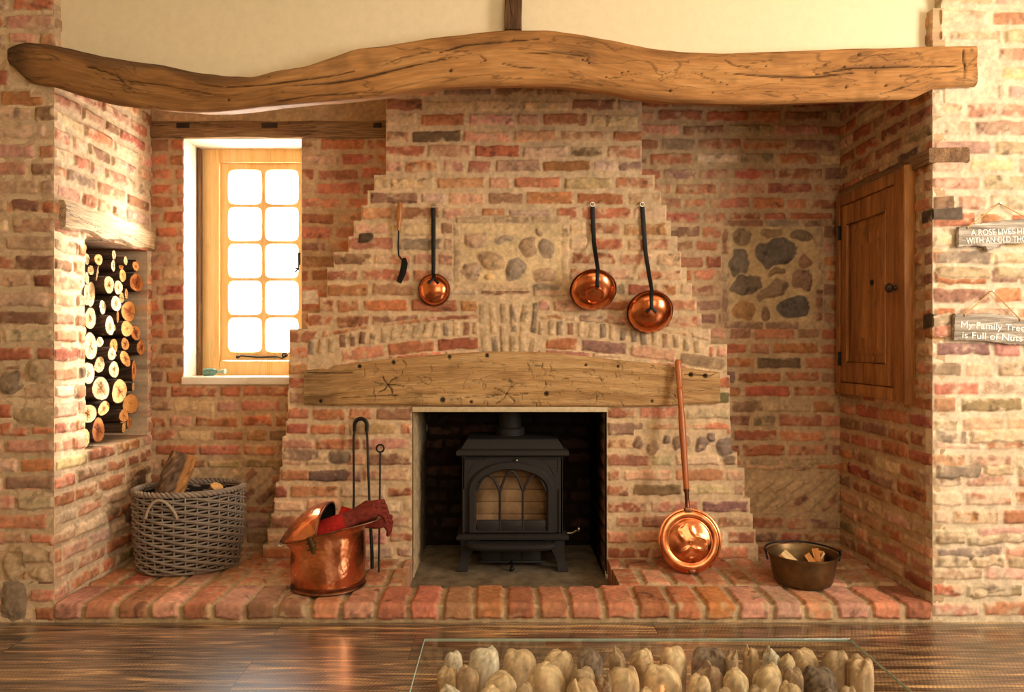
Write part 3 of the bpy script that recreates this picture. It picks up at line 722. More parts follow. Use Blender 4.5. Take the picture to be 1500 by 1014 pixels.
dots = [(526, 537, 3), (576, 531, 3), (658, 523, 3), (713, 521, 3), (1012, 549, 3.4), (1033, 551, 3.4), (905, 537, 2), (469, 588, 2.6), (648, 586, 4), (690, 589, 2.5), (800, 577, 3.4), (955, 588, 2), (858, 535, 2)]
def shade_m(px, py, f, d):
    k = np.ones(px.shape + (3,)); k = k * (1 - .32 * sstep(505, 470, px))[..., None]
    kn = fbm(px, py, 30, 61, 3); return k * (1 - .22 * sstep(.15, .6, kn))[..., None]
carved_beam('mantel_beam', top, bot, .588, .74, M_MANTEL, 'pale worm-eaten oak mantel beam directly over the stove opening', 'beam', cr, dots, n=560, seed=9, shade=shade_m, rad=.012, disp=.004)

def timber(name, x0, x1, y0, y1, z0, z1, mat, label, ax, seed, bev=.008, wob=.006, cat='beam'):
    bm = bmesh.new(); bmesh.ops.create_cube(bm, size=1)
    for v in bm.verts: v.co = Vector(((x0 + x1) / 2 + v.co.x * (x1 - x0), (y0 + y1) / 2 + v.co.y * (y1 - y0), (z0 + z1) / 2 + v.co.z * (z1 - z0)))
    bmesh.ops.bevel(bm, geom=bm.edges[:], offset=bev, segments=2, affect='EDGES', profile=.5)
    bmesh.ops.subdivide_edges(bm, edges=[e for e in bm.edges if e.calc_length() > .08], cuts=12, use_grid_fill=True)
    V, F = from_bm(bm); V = np.array(V)
    a, c = [(1, 2), (0, 2), (0, 1)][ax]
    V[:, c] += wob * fbm(V[:, ax], V[:, a] * .3, .12, seed, 2); V[:, a] += wob * fbm(V[:, ax] + 3, V[:, c] * .3, .12, seed + 3, 2)
    return solo(name, (V, F), mat, label, cat, ((x0 + x1) / 2, (y0 + y1) / 2, z0), ga=ax, seed=seed)
timber('timber_post', PX(740, 0), PX(765, 0), -.002, .06, PZ(43, 0), 3.0, M_DARKWOOD, 'short dark timber stud rising from the curved beam up the plaster', 2, 3, cat='post')
# lintel over the window with two mortices
o = timber('window_lintel', PX(214, D), PX(567, D), D - .016, D + .2, PZ(203, D), PZ(178, D), M_OLDWOOD, 'dusty grey-brown timber lintel above the window in the back wall', 0, 4)
for a, b in ((261, 279), (385, 408), (548, 560)):
    part('mortice', box(PX(a, D), PX(b, D), D - .0225, D - .012, PZ(188.5, D), PZ(181.5, D), .001), mat_plain('mortice_shadow', S(48, 36, 26), .95), o, 'dark cut slot')
# lintel over the niche
g = loft([[(XL + .03 * math.sin(t) + dx, y, 1.668 + 0.0 * y + (.055 + .008 * math.sin(y * 23)) * zz) for t, dx, zz in
          ((0, -.30, -1), (.0, .020, -1), (.1, .028, -.85), (.3, .026, 0.6), (.1, .022, .95), (0, -.30, 1))] for y in np.linspace(.03, .80, 26)])
V = np.array(g[0]); V[:, 2] += .006 * fbm(V[:, 1], V[:, 0], .1, 5, 2); V[:, 0] += .004 * fbm(V[:, 1], V[:, 2], .06, 8, 2)
solo('niche_lintel', (V, g[1]), mat_wood('pale_weathered_timber', S(150, 118, 78), S(188, 158, 122), S(212, 186, 146), .85, 1.2, (1.5, 18, 18), fine=.45), 'weathered timber lintel bridging the top of the log niche', 'beam', (XL - .1, .4, 1.61), ga=1, seed=2)
timber('cupboard_lintel', XR - .022, PX(1420, 0), -.012, .80, PZ(240, 0), PZ(217, 0), M_OLDWOOD, 'dark rough lintel along the top of the pine cupboard, pale end showing on the pier', 1, 6)
# ================================================================== more materials
M_COPPER = mat_plain('hammered_copper', S(196, 112, 70), .24, 1., .5, 9, .1, .45, .003, S(232, 160, 116), hammer=60)
M_COPPER_SM = mat_plain('polished_copper', S(198, 106, 62), .2, 1., .5, 18, .1, .05, .001, S(228, 148, 98))
M_COPPER_DK = mat_plain('tarnished_copper', S(96, 64, 48), .4, 1., .5, 22, .1, .1, .001, S(140, 92, 66))
M_BRASS_DK = mat_plain('tarnished_brass', S(84, 68, 46), .42, .85, .5, 10, .1, .12, .001, S(124, 96, 60))
HOFF = 1.0
M_INSIDE = mat_plain('black_inside', S(30, 28, 26), .6, .3, .4, 30, .2)  # even black for the inner faces of scuttle and hood
M_GLASS = None
def mat_glass(name, tint, gl=.10, rough=.02):
    m, nt, b = new_mat(name); nt.nodes.remove(b); out = nt.nodes['Material Output']
    t = N(nt, 'ShaderNodeBsdfTransparent'); t.inputs[0].default_value = tint
    g = N(nt, 'ShaderNodeBsdfGlossy'); g.inputs['Roughness'].default_value = rough; g.inputs[0].default_value = (1, 1, 1, 1)
    fr = N(nt, 'ShaderNodeFresnel'); fr.inputs[0].default_value = 1.5
    ge = N(nt, 'ShaderNodeNewGeometry'); inv = N(nt, 'ShaderNodeMath', operation='SUBTRACT'); inv.inputs[0].default_value = 1; nt.links.new(ge.outputs['Backfacing'], inv.inputs[1])
    mu = N(nt, 'ShaderNodeMath', operation='MULTIPLY'); nt.links.new(fr.outputs[0], mu.inputs[0]); nt.links.new(inv.outputs[0], mu.inputs[1])
    x = N(nt, 'ShaderNodeMixShader'); nt.links.new(mu.outputs[0], x.inputs[0]); nt.links.new(t.outputs[0], x.inputs[1]); nt.links.new(g.outputs[0], x.inputs[2])
    nt.links.new(x.outputs[0], out.inputs[0]); return m
M_PANE = mat_glass('window_glass', (.96, .97, .96, 1))
M_STOVEGLASS = mat_glass('stove_glass', (.82, .80, .76, 1))
M_TABLEGLASS = mat_glass('table_glass', (.955, .975, .96, 1))

# ================================================================== window
M_WINWOOD = mat_wood('golden_oak_joinery', S(236, 184, 108), S(248, 208, 142), S(252, 220, 164), .45, .2, (1.2, 20, 20), coat=.2, fine=.12)
FYW = 1.03                                   # front of the window frame
wx = lambda p: PX(p, FYW); wz = lambda p: PZ(p, FYW)
win = bpy.data.objects.new('window_1', None); COL.objects.link(win); win.location = (-1.36, FYW, WZ0); win['kind'] = 'structure'
fx0, fx1, fz0, fz1 = WX0 - .004, WX1 + .012, WZ0 + .018, WZ1 + .012
ix0, ix1, iz0, iz1 = wx(321), wx(449), wz(529), wz(238)
def ring_frame(x0, x1, z0, z1, a0, a1, c0, c1, y0, y1):
    return J(box(x0, a0, y0, y1, z0, z1, .004), box(a1, x1, y0, y1, z0, z1, .004), box(a0, a1, y0 + .0006, y1, z0, c0, .004), box(a0, a1, y0 + .0006, y1, c1, z1, .004))
part('window_frame', ring_frame(fx0, fx1, fz0, fz1, ix0, ix1, iz0, iz1, FYW, FYW + .09), M_WINWOOD, win, ga=2)
# casement : one sheet with ten soft-cornered lights cut through it
cols = [(333, 380.5), (387.5, 434.5)]; rows = [(248.5, 297), (303.5, 351), (357.5, 405.5), (412, 460), (466.5, 515)]
def casement(y0, y1):
    xs = [ix0 + .002] + [wx((cols[0][1] + cols[1][0]) / 2)] + [ix1 - .002]
    zs = [iz1 - .002] + [wz((rows[i][1] + rows[i + 1][0]) / 2) for i in range(4)] + [iz0 + .002]
    gs = []
    for i in range(2):
        for j in range(5):
            xa, xb, za, zb = xs[i], xs[i + 1], zs[j + 1], zs[j]
            pa, pb, qa, qb = wx(cols[i][0]), wx(cols[i][1]), wz(rows[j][1]), wz(rows[j][0])
            n = 48; o, h = [], []
            for k in range(n):
                t = 2 * PI * k / n; c, s = math.cos(t), math.sin(t)
                e = 2 / 7.
                h.append(((pa + pb) / 2 + (pb - pa) / 2 * math.copysign(abs(c) ** e, c), (qa + qb) / 2 + (qb - qa) / 2 * math.copysign(abs(s) ** e, s)))
                m_ = max(abs(c), abs(s)); o.append(((xa + xb) / 2 + (xb - xa) / 2 * c / m_, (za + zb) / 2 + (zb - za) / 2 * s / m_))
            cx, cz = (pa + pb) / 2, (qa + qb) / 2
            L = lambda pts, y, g=0: [(cx + (x - cx) * (1 + g), y, cz + (z - cz) * (1 + g)) for x, z in pts]
            gs.append(loft([L(o, y1), L(o, y0), L(h, y0, .05), L(h, y0 + .008), L(h, y1)], caps=False))
    return J(*gs)
cas = part('casement', casement(FYW + .022, FYW + .06), M_WINWOOD, win, ga=2, seed=3, angle=30)
part('pane', box(ix0 + .03, ix1 - .02, FYW + .044, FYW + .048, iz0 + .02, iz1 - .02, 0), M_PANE, cas)
# soffit side: rough board on the left reveal, white sill
part('reveal_board', box(WX0 + .001, WX0 + .013, FYW - .05, FYW + .0, WZ0 + .03, WZ1 - .005, .003), M_DARKWOOD, win, ga=2)
sillw = mat_plain('white_painted_sill', S(240, 232, 214), .6, 0, .3, 20, .03)
part('window_sill', box(WX0 - .01, WX1 + .01, D - .018, FYW + .01, WZ0 - .012, WZ0 + .028, .006), sillw, win)
def curl(c, r0, turns, n=18, flip=1):
    return [(c[0] + flip * r0 * (1 - .75 * i / n) * math.cos(turns * 2 * PI * i / n), c[1], c[2] + r0 * (1 - .75 * i / n) * math.sin(turns * 2 * PI * i / n)) for i in range(n + 1)]
yk = FYW + .010
st = tube([(wx(347), yk, wz(524)), (wx(352), yk, wz(521.5)), (wx(380), yk, wz(523.5)), (wx(405), yk, wz(523))] , [.006, .005, .005, .005], 8)
st = J(st, tube([(wx(405), yk, wz(523)), (wx(412), yk, wz(525))] + curl((wx(416), yk, wz(521)), .016, 1.2), .004, 8), ball((wx(347), yk, wz(523)), .009))
part('casement_stay', st, M_IRON, win, 'black iron casement stay with curled end')
hd = J(box(wx(435), wx(438.5), yk, yk + .014, wz(388), wz(370), .002), tube([(wx(437), yk - .006, wz(378)), (wx(437), yk - .012, wz(392))] + curl((wx(434), yk - .012, wz(396)), .012, 1.2, flip=1), .0042, 8))
part('casement_latch', hd, M_IRON, win, 'black iron latch with curled tail')
# small glass bottle lying on the sill
tb = mat_plain('teal_glassware', S(96, 140, 132), .12, 0, .6, 40, .2)
by = .90; bz = WZ0 + .028
Mb = frame_of((.92, -.2, .05), origin=(PX(299, by), by, bz + .021))
b_ = thing('bottle', 'small teal glass bottle lying on the white window sill', 'bottle', (PX(312, by), by, bz))
part('body', lathe([(.0001, 0), (.016, 0), (.0205, .004), (.0205, .055), (.014, .068), (.009, .074), (.009, .084), (.0001, .084)], 20, Mb), tb, b_)
part('stopper', lathe([(.0001, .08), (.007, .082), (.006, .096), (.014, .106), (.014, .124), (.0001, .128)], 16, Mb), mat_plain('pale_stopper', S(170, 196, 180), .2, 0, .5), b_)

# ================================================================== logs in the niche
LOGS = []
def la(x, y, w, h, tone, lab, rot=0, heart=0): LOGS.append((110 + x / 6.338, 340 + y / 6.338, w / 6.338, h / 6.338, tone, lab, rot, heart))
def lb(x, y, w, h, tone, lab, rot=0, heart=0): LOGS.append((110 + x / 5.63, 490 + y / 5.63, w / 5.63, h / 5.63, tone, lab, rot, heart))
CR, PA, HO, OR, BR = (226, 192, 140), (230, 204, 160), (216, 168, 104), (206, 142, 76), (178, 112, 58)
la(138, 156, 74, 112, HO, 'small round honey-coloured log at the very top left of the niche stack', 0, .3)
la(170, 248, 56, 106, PA, 'narrow pale log wedged between two honey logs at the top left of the stack')
la(240, 262, 74, 112, HO, 'round honey log with one ring mark, right neighbour of the narrow pale top log', 0, .5)
la(100, 278, 46, 92, CR, 'cream log half hidden by the wall edge near the top left of the stack')
la(182, 350, 44, 96, CR, 'narrow cream log directly under the narrow pale top log', -10)
la(150, 430, 36, 96, PA, 'thin pale log leaning left, just above the pair of large cream logs', -12)
la(226, 376, 16, 150, PA, 'very thin split stick slanting between upper logs on the left', 14)
la(424, 226, 44, 88, PA, 'small pale oval log topmost in the middle of the stack', 8)
la(450, 268, 36, 84, CR, 'small cream log tucked under the topmost middle log', 8)
la(474, 320, 46, 56, OR, 'small orange log under the two small pale logs at the top middle')
la(400, 312, 42, 112, PA, 'narrow pale log upper middle, left of a bigger orange oval log', 4)
la(567, 318, 62, 84, OR, 'small round orange log second from the top right corner of the stack', 6, .4)
la(646, 318, 66, 112, BR, 'tilted brown-orange oval log at the top right corner of the stack', 14)
la(452, 422, 70, 132, OR, 'orange oval log upper middle, above a cream oval log')
la(318, 495, 128, 160, HO, 'big honey log with brown heart in the upper middle of the stack', -8, 1)
la(416, 514, 80, 150, CR, 'cream oval log right of the big honey log with brown heart', 4)
la(616, 472, 112, 180, BR, 'large log with dark rotten heart near the right edge, upper part of the stack', 6, 2.2)
la(522, 575, 64, 98, OR, 'small round orange log just above the largest orange log', 0, .5)
la(112, 580, 78, 220, CR, 'tall cream log at left, first of the large pair below the thin leaning log')
la(206, 575, 104, 240, CR, 'tall large cream log, second of the big pair on the upper left', 4)
la(468, 625, 44, 108, HO, 'narrow honey log left of the largest orange log, under a cream oval', 8)
la(396, 662, 100, 156, CR, 'cream log with cracked face in the middle of the stack', 8, .8)
la(336, 690, 74, 138, PA, 'pale log with bleached face touching the cracked cream log', 4)
la(570, 730, 214, 200, OR, 'largest round orange log with dark split heart, right side of the stack', 0, 1.6)
la(158, 822, 128, 220, CR, 'large cream log leaning left at mid height on the left', 12, .5)
la(112, 900, 60, 120, PA, 'pale split log slanting below the large leaning cream log', 26)
la(303, 868, 78, 196, PA, 'tall narrow pale log standing alone in a dark gap at mid height')
la(440, 785, 34, 112, OR, 'thin orange log left under the largest orange log')
la(482, 888, 120, 158, OR, 'round plain orange log below and left of the largest orange log')
la(408, 890, 44, 70, PA, 'very small pale log in front of the round plain orange log')
la(574, 932, 82, 146, BR, 'brown-hearted log right of the round plain orange log', 6, 1.4)
lb(155, 98, 78, 180, PA, 'tall pale oval log left of a small pale oval, mid height', 2, .3)
lb(262, 62, 58, 84, PA, 'small pale oval log under the tall narrow pale log')
lb(290, 160, 86, 116, CR, 'cream round log with faint rings near the middle of the stack', 6, .3)
lb(360, 96, 62, 134, OR, 'orange oval log leaning right, above the wide orange log', -10)
lb(450, 80, 82, 110, OR, 'orange lobed log with dark heart, right of the leaning orange oval', 10, 1.2)
lb(552, 110, 42, 98, BR, 'narrow brown log at the right edge at mid height', 6, 1)
lb(432, 210, 140, 128, OR, 'wide orange log with small heart, lower right of centre', 18, .8)
lb(518, 296, 62, 190, BR, 'tall narrow orange-brown log at the right below the wide orange log', 2, .8)
lb(220, 250, 84, 132, CR, 'cream oval log leaning right above the pale log with brown heart', -16)
lb(358, 286, 86, 144, CR, 'cream log with brown ring, above the big honey log low in the stack', -4, .7)
lb(84, 335, 126, 194, PA, 'big pale log partly behind the wall edge on the lower left', 0, .3)
lb(210, 435, 138, 208, PA, 'big pale log with red-brown heart low on the left', 6, 1.6)
lb(380, 470, 148, 222, HO, 'big honey oval log with brown ring heart low in the middle', 4, 1.1)
lb(278, 605, 122, 130, HO, 'round honey log with brown centre, low in the stack', -14, 1)
lb(512, 575, 160, 174, OR, 'big plain orange-brown log at the lower right of the stack')
lb(145, 652, 138, 164, CR, 'round cream log with brown heart at the lower left', 6, 1)
lb(418, 662, 66, 114, OR, 'small orange oval log left of the big plain orange-brown log', 0, .4)
lb(238, 790, 108, 190, BR, 'brown cracked log in the bottom row, right of the bottom left cream log', 8, 1.8)
lb(138, 860, 76, 166, CR, 'cream oval log in the bottom left corner of the niche', 2)
lb(446, 742, 46, 68, OR, 'tiny orange log under the small orange oval, near the bottom right')
lb(405, 770, 38, 80, HO, 'tiny honey log left of the tiny orange log near the bottom')
lb(492, 728, 46, 104, BR, 'brown wedge-shaped log at the bottom right of the stack')
lb(528, 432, 22, 74, HO, 'thin honey splinter at the right edge, above the big orange-brown log')
XN = XL
L2 = []
for (px, py, wp, hp, tone, lab, rot, heart) in LOGS:
    dep = FPX * -XN / (CX - px); Y = dep + CAMY; Z = CAMZ - (py - CY) * dep / FPX
    L2.append([Y, Z, 1.06 * wp / 2 * dep * dep / (FPX * -XN), 1.06 * hp / 2 * dep / FPX, tone, lab, rot, heart])
for it in range(60):                        # settle the stack so that bodies do not run into each other
    for i in range(len(L2)):
        a = L2[i]
        a[0] = min(max(a[0], NY0 + a[2] * .9 - .02), NY1 - a[2] - .004); a[1] = min(max(a[1], NZ0 + a[3] + .004), NZ1 - a[3] - .004)
        for j in range(i):
            b_ = L2[j]; dy, dz = a[0] - b_[0], a[1] - b_[1]
            d = math.hypot(dy / (a[2] + b_[2]), dz / (a[3] + b_[3])) + 1e-6
            if d < .985:
                k = (.985 - d) * .12
                a[0] += dy * k / max(d, .3); a[1] += dz * k / max(d, .3); b_[0] -= dy * k / max(d, .3); b_[1] -= dz * k / max(d, .3)
                if it > 25:
                    f = 1 - (.985 - d) * .09
                    a[2] *= f; a[3] *= f; b_[2] *= f; b_[3] *= f
R0 = [(a[2], a[3]) for a in L2]
for it in range(6):                         # let each log swell until it meets its neighbours
    for i, a in enumerate(L2):
        f = 1.15
        for j, b_ in enumerate(L2):
            if j == i: continue
            d = math.hypot((a[0] - b_[0]) / (a[2] + b_[2]), (a[1] - b_[1]) / (a[3] + b_[3])); q_ = (b_[2] + b_[3]) / (a[2] + a[3])
            f = min(f, d / 1.0 * (1 + q_) - q_)
        f = min(f, (a[0] - NY0 + .03) / a[2], (NY1 - .003 - a[0]) / a[2], (a[1] - NZ0 - .003) / a[3], (NZ1 - .003 - a[1]) / a[3])
        if f > 1: a[2] *= f; a[3] *= f
        k = min(1, 1.4 * max(LOGS[i][2] / 2 * ((a[0] + 3) ** 2) / (FPX * -XN), .008) / a[2]); a[2] *= k; a[3] *= k
for it in range(5):
    for i, a in enumerate(L2):
        for b_ in L2[:i]:
            d = math.hypot((a[0] - b_[0]) / (a[2] + b_[2]), (a[1] - b_[1]) / (a[3] + b_[3]))
            if d < 1:
                f = max(.9, d)
                for q_ in (a, b_): q_[2] *= f; q_[3] *= f
def make_log(i, Y, Z, ry, rz, tone, lab, rot, heart):
    rr = np.random.default_rng(900 + i); n = 36
    ang = np.linspace(0, 2 * PI, n, endpoint=False)
    shape = 1 + .05 * np.sin(2 * ang + rr.uniform(0, 6)) + .035 * np.sin(3 * ang + rr.uniform(0, 6)) + .012 * rr.normal(size=n)
    shape /= shape.max()
    xe = XN - .012 + rr.uniform(-.022, .024); L = rr.uniform(.26, .31); t = math.radians(-rot); ct, sn = math.cos(t), math.sin(t)
    V, C = [], []
    tone = np.array(tone, float) * rr.uniform(.95, 1.04)
    rad = [0.001, .12, .24, .36, .48, .6, .72, .84, .93, .985, 1.0]
    ph = rr.uniform(0, 6, 4)
    skew = rr.normal(0, .10)
    for k, r in enumerate(rad):                 # cut face
        for q in range(n):
            y, z = ry * r * shape[q] * math.cos(ang[q]), rz * r * shape[q] * math.sin(ang[q])
            V.append((xe + skew * y + .0015 * rr.normal() * (r < .97), Y + y * ct - z * sn, Z + y * sn + z * ct))
            c = tone * (1 + .05 * math.sin(r * 24 + ph[0] + .5 * math.sin(ang[q] * 2)) + .03 * rr.normal())
            hz = heart * math.exp(-((r + .12 * math.sin(3 * ang[q] + ph[1])) / (.24 + .13 * min(heart, 2))) ** 2)
            c = c * (1 - np.array([.30, .45, .58]) * min(.95, hz))
            if heart > .7 and abs(math.sin(ang[q] - ph[2])) < .10 and r < .8: c = c * .55
            if r > .95: c = np.array((120, 84, 54), float) * rr.uniform(.7, 1.1)
            C.append(c)
    bark = np.array((74, 54, 40), float)
    for k, x in enumerate((.0, .03, .08, .16, L)):
        for q in range(n):
            f = shape[q] * (1 + (.02 * rr.normal() if k else 0)) * (1.0 if k else 1.003)
            y, z = ry * f * math.cos(ang[q]), rz * f * math.sin(ang[q])
            V.append((xe - x + skew * y, Y + y * ct - z * sn, Z + y * sn + z * ct)); C.append(bark * rr.uniform(.7, 1.3))
    m = len(rad) + 5; F = []
    for a in range(m - 1):
        for q in range(n):
            q2 = (q + 1) % n; F.append((a * n + q, a * n + q2, (a + 1) * n + q2, (a + 1) * n + q))
    F.append(tuple((m - 1) * n + q for q in range(n)))
    solo('log', (V, F), M_LOG, lab + (' in the wall niche' if 'niche' not in lab and len(lab.split()) < 13 else ''), 'log', (xe - L / 2, Y, Z - rz), group='cut logs stacked in the wall niche', col=lin(np.clip(np.array(C), 5, 250)), angle=50)
for i in (24, 25, 34, 37, 38, 43, 44): L2[i][2] *= .93; L2[i][3] *= .93
for i, a in enumerate(L2): make_log(i, *a)

# ================================================================== cupboard on the right jamb
def jy(px): return FPX * XR / (px - CX) + CAMY
cup = thing('cupboard', 'stripped pine wall cupboard with one panelled door and a dark round knob', 'cupboard', (XR, .46, .885))
cy0, cy1, cz0, cz1 = .137, .79, .885, 1.888
dy0, dy1, dz0, dz1 = .232, .745, .945, 1.829
xf = XR - .042
part('frame', J(box(xf, XR - .004, cy0, dy0 - .004, cz0, cz1, .004), box(xf, XR - .004, dy1 + .004, cy1, cz0, cz1, .004), box(xf + .0008, XR - .004, dy0 - .004, dy1 + .004, cz0, dz0 - .004, .004), box(xf + .0008, XR - .004, dy0 - .004, dy1 + .004, dz1 + .004, cz1, .004)), M_PINE, cup, ga=2)
part('edge_moulding', box(XR - .05, XR + .0, cy0 - .016, cy0 - .001, cz0 - .012, cz1 + .006, .005), M_PINE, cup, ga=2, seed=7)
dr = part('door', J(box(xf + .004, XR - .006, dy0, .302, dz0, dz1, .003), box(xf + .004, XR - .006, .677, dy1, dz0, dz1, .003), box(xf + .0046, XR - .006, .302, .677, dz0, dz0 + .10, .003), box(xf + .0046, XR - .006, .302, .677, dz1 - .10, dz1, .003)), M_PINE, cup, ga=2, seed=2)
def rect(x, g): return [(x, .302 + g, dz0 + .10 + g), (x, .677 - g, dz0 + .10 + g), (x, .677 - g, dz1 - .10 - g), (x, .302 + g, dz1 - .10 - g)]
part('raised_panel', loft([rect(xf + .018, -.003), rect(xf + .018, .03), rect(xf + .012, .045), rect(xf + .006, .075), rect(xf + .006, .12)], caps=False), M_PINE, dr, ga=2, seed=5, angle=10)
V, F = loft([rect(xf + .0062, .074), rect(xf + .0062, .155)], caps=False)
part('panel_field', (V + [], F + [(4, 5, 6, 7)]), M_PINE, dr, ga=2, seed=8, angle=10)
part('panel_moulding', tube([(xf + .008, .302, dz0 + .10), (xf + .008, .677, dz0 + .10), (xf + .008, .677, dz1 - .10), (xf + .008, .302, dz1 - .10)], .008, 8, closed=True), M_PINE, dr, ga=2, seed=1)
kz = PZ(422, 0) ; ky = jy(1326); kz = CAMZ - (422 - CY) * (ky - CAMY) / FPX
Mk = frame_of((-1, 0, 0), (0, 1, 0), (xf + .002, ky, kz))
part('knob', lathe([(.0001, 0), (.012, 0), (.009, .012), (.018, .022), (.022, .032), (.016, .042), (.0001, .045)], 24, Mk), mat_plain('dark_knob', S(52, 36, 24), .4), cup, 'dark turned round knob')
ey = jy(1289); ez = CAMZ - (414 - CY) * (ey - CAMY) / FPX
part('escutcheon', lathe([(.0001, 0), (.014, 0), (.014, .004), (.006, .006), (.0001, .006)], 20, frame_of((-1, 0, 0), (0, 1, 0), (xf + .006, ey, ez))), M_IRON, dr, 'small dark keyhole plate')
for pz_ in (1.70, 1.06): part('hinge', J(box(xf - .003, xf + .003, dy1 - .008, dy1 + .012, pz_ - .035, pz_ + .035, .001), tube([(xf - .004, dy1 + .002, pz_ - .035), (xf - .004, dy1 + .002, pz_ + .035)], .005, 8)), M_IRON, cup, 'black iron hinge')

# ================================================================== stove
SX, SY = .034, .715
def sz(py): return CAMZ - (py - CY) * (SY - CAMY) / FPX
def sx(px): return PX(px, SY)
stv = thing('stove', 'small black cast-iron stove with arched gothic door in the fireplace', 'stove', (SX, .88, -.016))
bx0, bx1, bz0, bz1, by0, by1 = SX - .255, SX + .255, .172, .572, .735, 1.09
gx = SX - .006; GO, GI = .218, .178         # door arch half widths
def arch(hw, zb, zs, rise, y, n=40):
    pts = [(gx - hw, y, zb)] + [(gx - hw, y, zb + (zs - zb) * k / 8) for k in range(1, 8)]
    pts += [(gx - hw * math.cos(PI * k / (n - 17)), y, zs + rise * math.sin(PI * k / (n - 17))) for k in range(n - 16)]
    pts += [(gx + hw, y, zb + (zs - zb) * k / 8) for k in range(7, 0, -1)] + [(gx + hw, y, zb)]
    return pts
A_out = arch(GO, .178, .395, .145, 0); A_in = arch(GI, .192, .395, .104, 0)
nA = len(A_out)
def setl(l, y, dz=0): return [(p[0], y, p[2]) for p in l]
# front plate : rectangle around the arch
rectl = []
for p in A_out:
    cxr, czr = gx, .36; dx, dz = p[0] - cxr, p[2] - czr
    k = min((bx1 - .001 - cxr) / abs(dx) if dx > 0 else (cxr - bx0 - .001) / max(abs(dx), 1e-6), ((bz1 - czr) if dz > 0 else (czr - bz0)) / max(abs(dz), 1e-6)); rectl.append((cxr + dx * k, 0, czr + dz * k))
body = J(box(bx0, bx1, .85, by1, bz0, bz1, .01), box(bx0, bx0 + .014, by0, .852, bz0, bz1, .004), box(bx1 - .014, bx1, by0, .852, bz0, bz1, .004), box(bx0, bx1, by0, .852, bz0, bz0 + .012, .003), box(bx0, bx1, by0, .852, bz1 - .012, bz1, .003),
         loft([setl(rectl, by0 + .004), setl(rectl, by0), setl(A_out, by0), setl(A_out, by0 + .02)], caps=False))
part('body', body, M_CAST, stv)
for s_ in (-1, 1):
    part('corner_moulding', tube([(gx + s_ * .236, by0, .50), (gx + s_ * .236, by0, .552), (gx + s_ * .13, by0, .552), (gx + s_ * .185, by0, .53), (gx + s_ * .222, by0, .47)], .004, 8, closed=True), M_CAST, stv)
    part('side_moulding', tube([(gx + s_ * .243, by0 - .002, .18), (gx + s_ * .243, by0 - .002, .40)], .007, 8), M_CAST, stv)
def tap(z0, z1, g0, g1, y0=.695, y1=1.11, hx=.283):
    L = lambda z, g: [(SX - hx + g, y0 + g, z), (SX + hx - g, y0 + g, z), (SX + hx - g, y1 - g, z), (SX - hx + g, y1 - g, z)]
    return L(z0, g0), L(z1, g1)
lo = [tap(.568, 0, .02, 0)[0], tap(.572, 0, .004, 0)[0], tap(.578, 0, 0, 0)[0], tap(.594, 0, 0, 0)[0], tap(.600, 0, .006, 0)[0], tap(.606, 0, .024, 0)[0], tap(.640, 0, .045, 0)[0], tap(.650, 0, .052, 0)[0], tap(.652, 0, .07, 0)[0]]
part('top_plate', loft(lo), M_CAST, stv, angle=25)
part('base_plate', loft([tap(.146, 0, .014, 0)[0], tap(.152, 0, .002, 0)[0], tap(.164, 0, 0, 0)[0], tap(.170, 0, .008, 0)[0], tap(.176, 0, .022, 0)[0]]), M_CAST, stv, angle=25)
# ash lip : rounded shelf standing forward of the base
def lip(z, g):
    pts = []
    for k in range(25):
        t = PI * k / 24; c, s = math.cos(t), math.sin(t)
        pts.append((gx - (.226 - g) * math.copysign(abs(c) ** .45, c), .70 - (.085 - g) * abs(s) ** .6, z))
    return pts + [(gx + .226 - g, .76, z), (gx - .226 + g, .76, z)]
part('ash_lip', loft([lip(.112, .02), lip(.118, .006), lip(.130, 0), lip(.143, 0), lip(.147, .008), lip(.140, .02)]), M_CAST, stv, angle=25)
part('ash_drawer', J(box(gx - .155, gx + .155, .78, 1.0, .018, .15, .004), *[box(gx + x - .045, gx + x + .045, .772, .785, .026, .125, .004) for x in (-.1, 0, .1)], box(gx - .165, gx + .165, .776, .80, .012, .024, .003)), M_CAST, stv)
for sxn in (-1, 1):
    for yl, yd in ((.745, -.012), (1.04, .012)):
        x0 = SX + sxn * .212
        L = []
        for z, wd, sh, dd in ((.152, .052, 0, .03), (.13, .046, .004, .028), (.09, .030, .018, .022), (.05, .022, .03, .018), (.015, .022, .038, .018), (-.004, .028, .042, .022), (-.0155, .026, .042, .021)):
            cx_ = x0 + sxn * sh; yy_ = yl + yd * (.15 - z) * 4
            L.append([(cx_ - wd, yy_ - dd, z), (cx_ + wd, yy_ - dd, z), (cx_ + wd, yy_ + dd, z), (cx_ - wd, yy_ + dd, z)])
        part('leg', loft(L), M_CAST, stv, angle=25)
door = part('door', loft([setl(A_out, by0 + .01), setl(A_out, by0 - .012), [(gx + (p[0] - gx) * .965, by0 - .02, .36 + (p[2] - .36) * .965) for p in A_out], [(gx + (p[0] - gx) * 1.05, by0 - .02, .365 + (p[2] - .365) * 1.04) for p in A_in], setl(A_in, by0 - .012), setl(A_in, by0 + .012)], caps=False), M_CAST, stv, angle=35)
yt = by0 - .004
def arcp(x0, z0, x1, z1, bul, n=10):
    return [(x0 + (x1 - x0) * t, yt, z0 + (z1 - z0) * (1 - (1 - t) ** bul)) for t in [k / n for k in range(n + 1)]]
bars = []
for x in (-.058, .058): bars.append(tube([(gx + x, yt, .18), (gx + x, yt, .385)], .0065, 8))
for s in (-1, 1):
    bars += [tube(arcp(gx + s * .058, .385, gx, .492, 1.9), .0065, 8), tube(arcp(gx + s * .058, .385, gx + s * .118, .472, 1.9), .0065, 8), tube(arcp(gx + s * .176, .39, gx + s * .118, .472, 1.9), .0065, 8)]
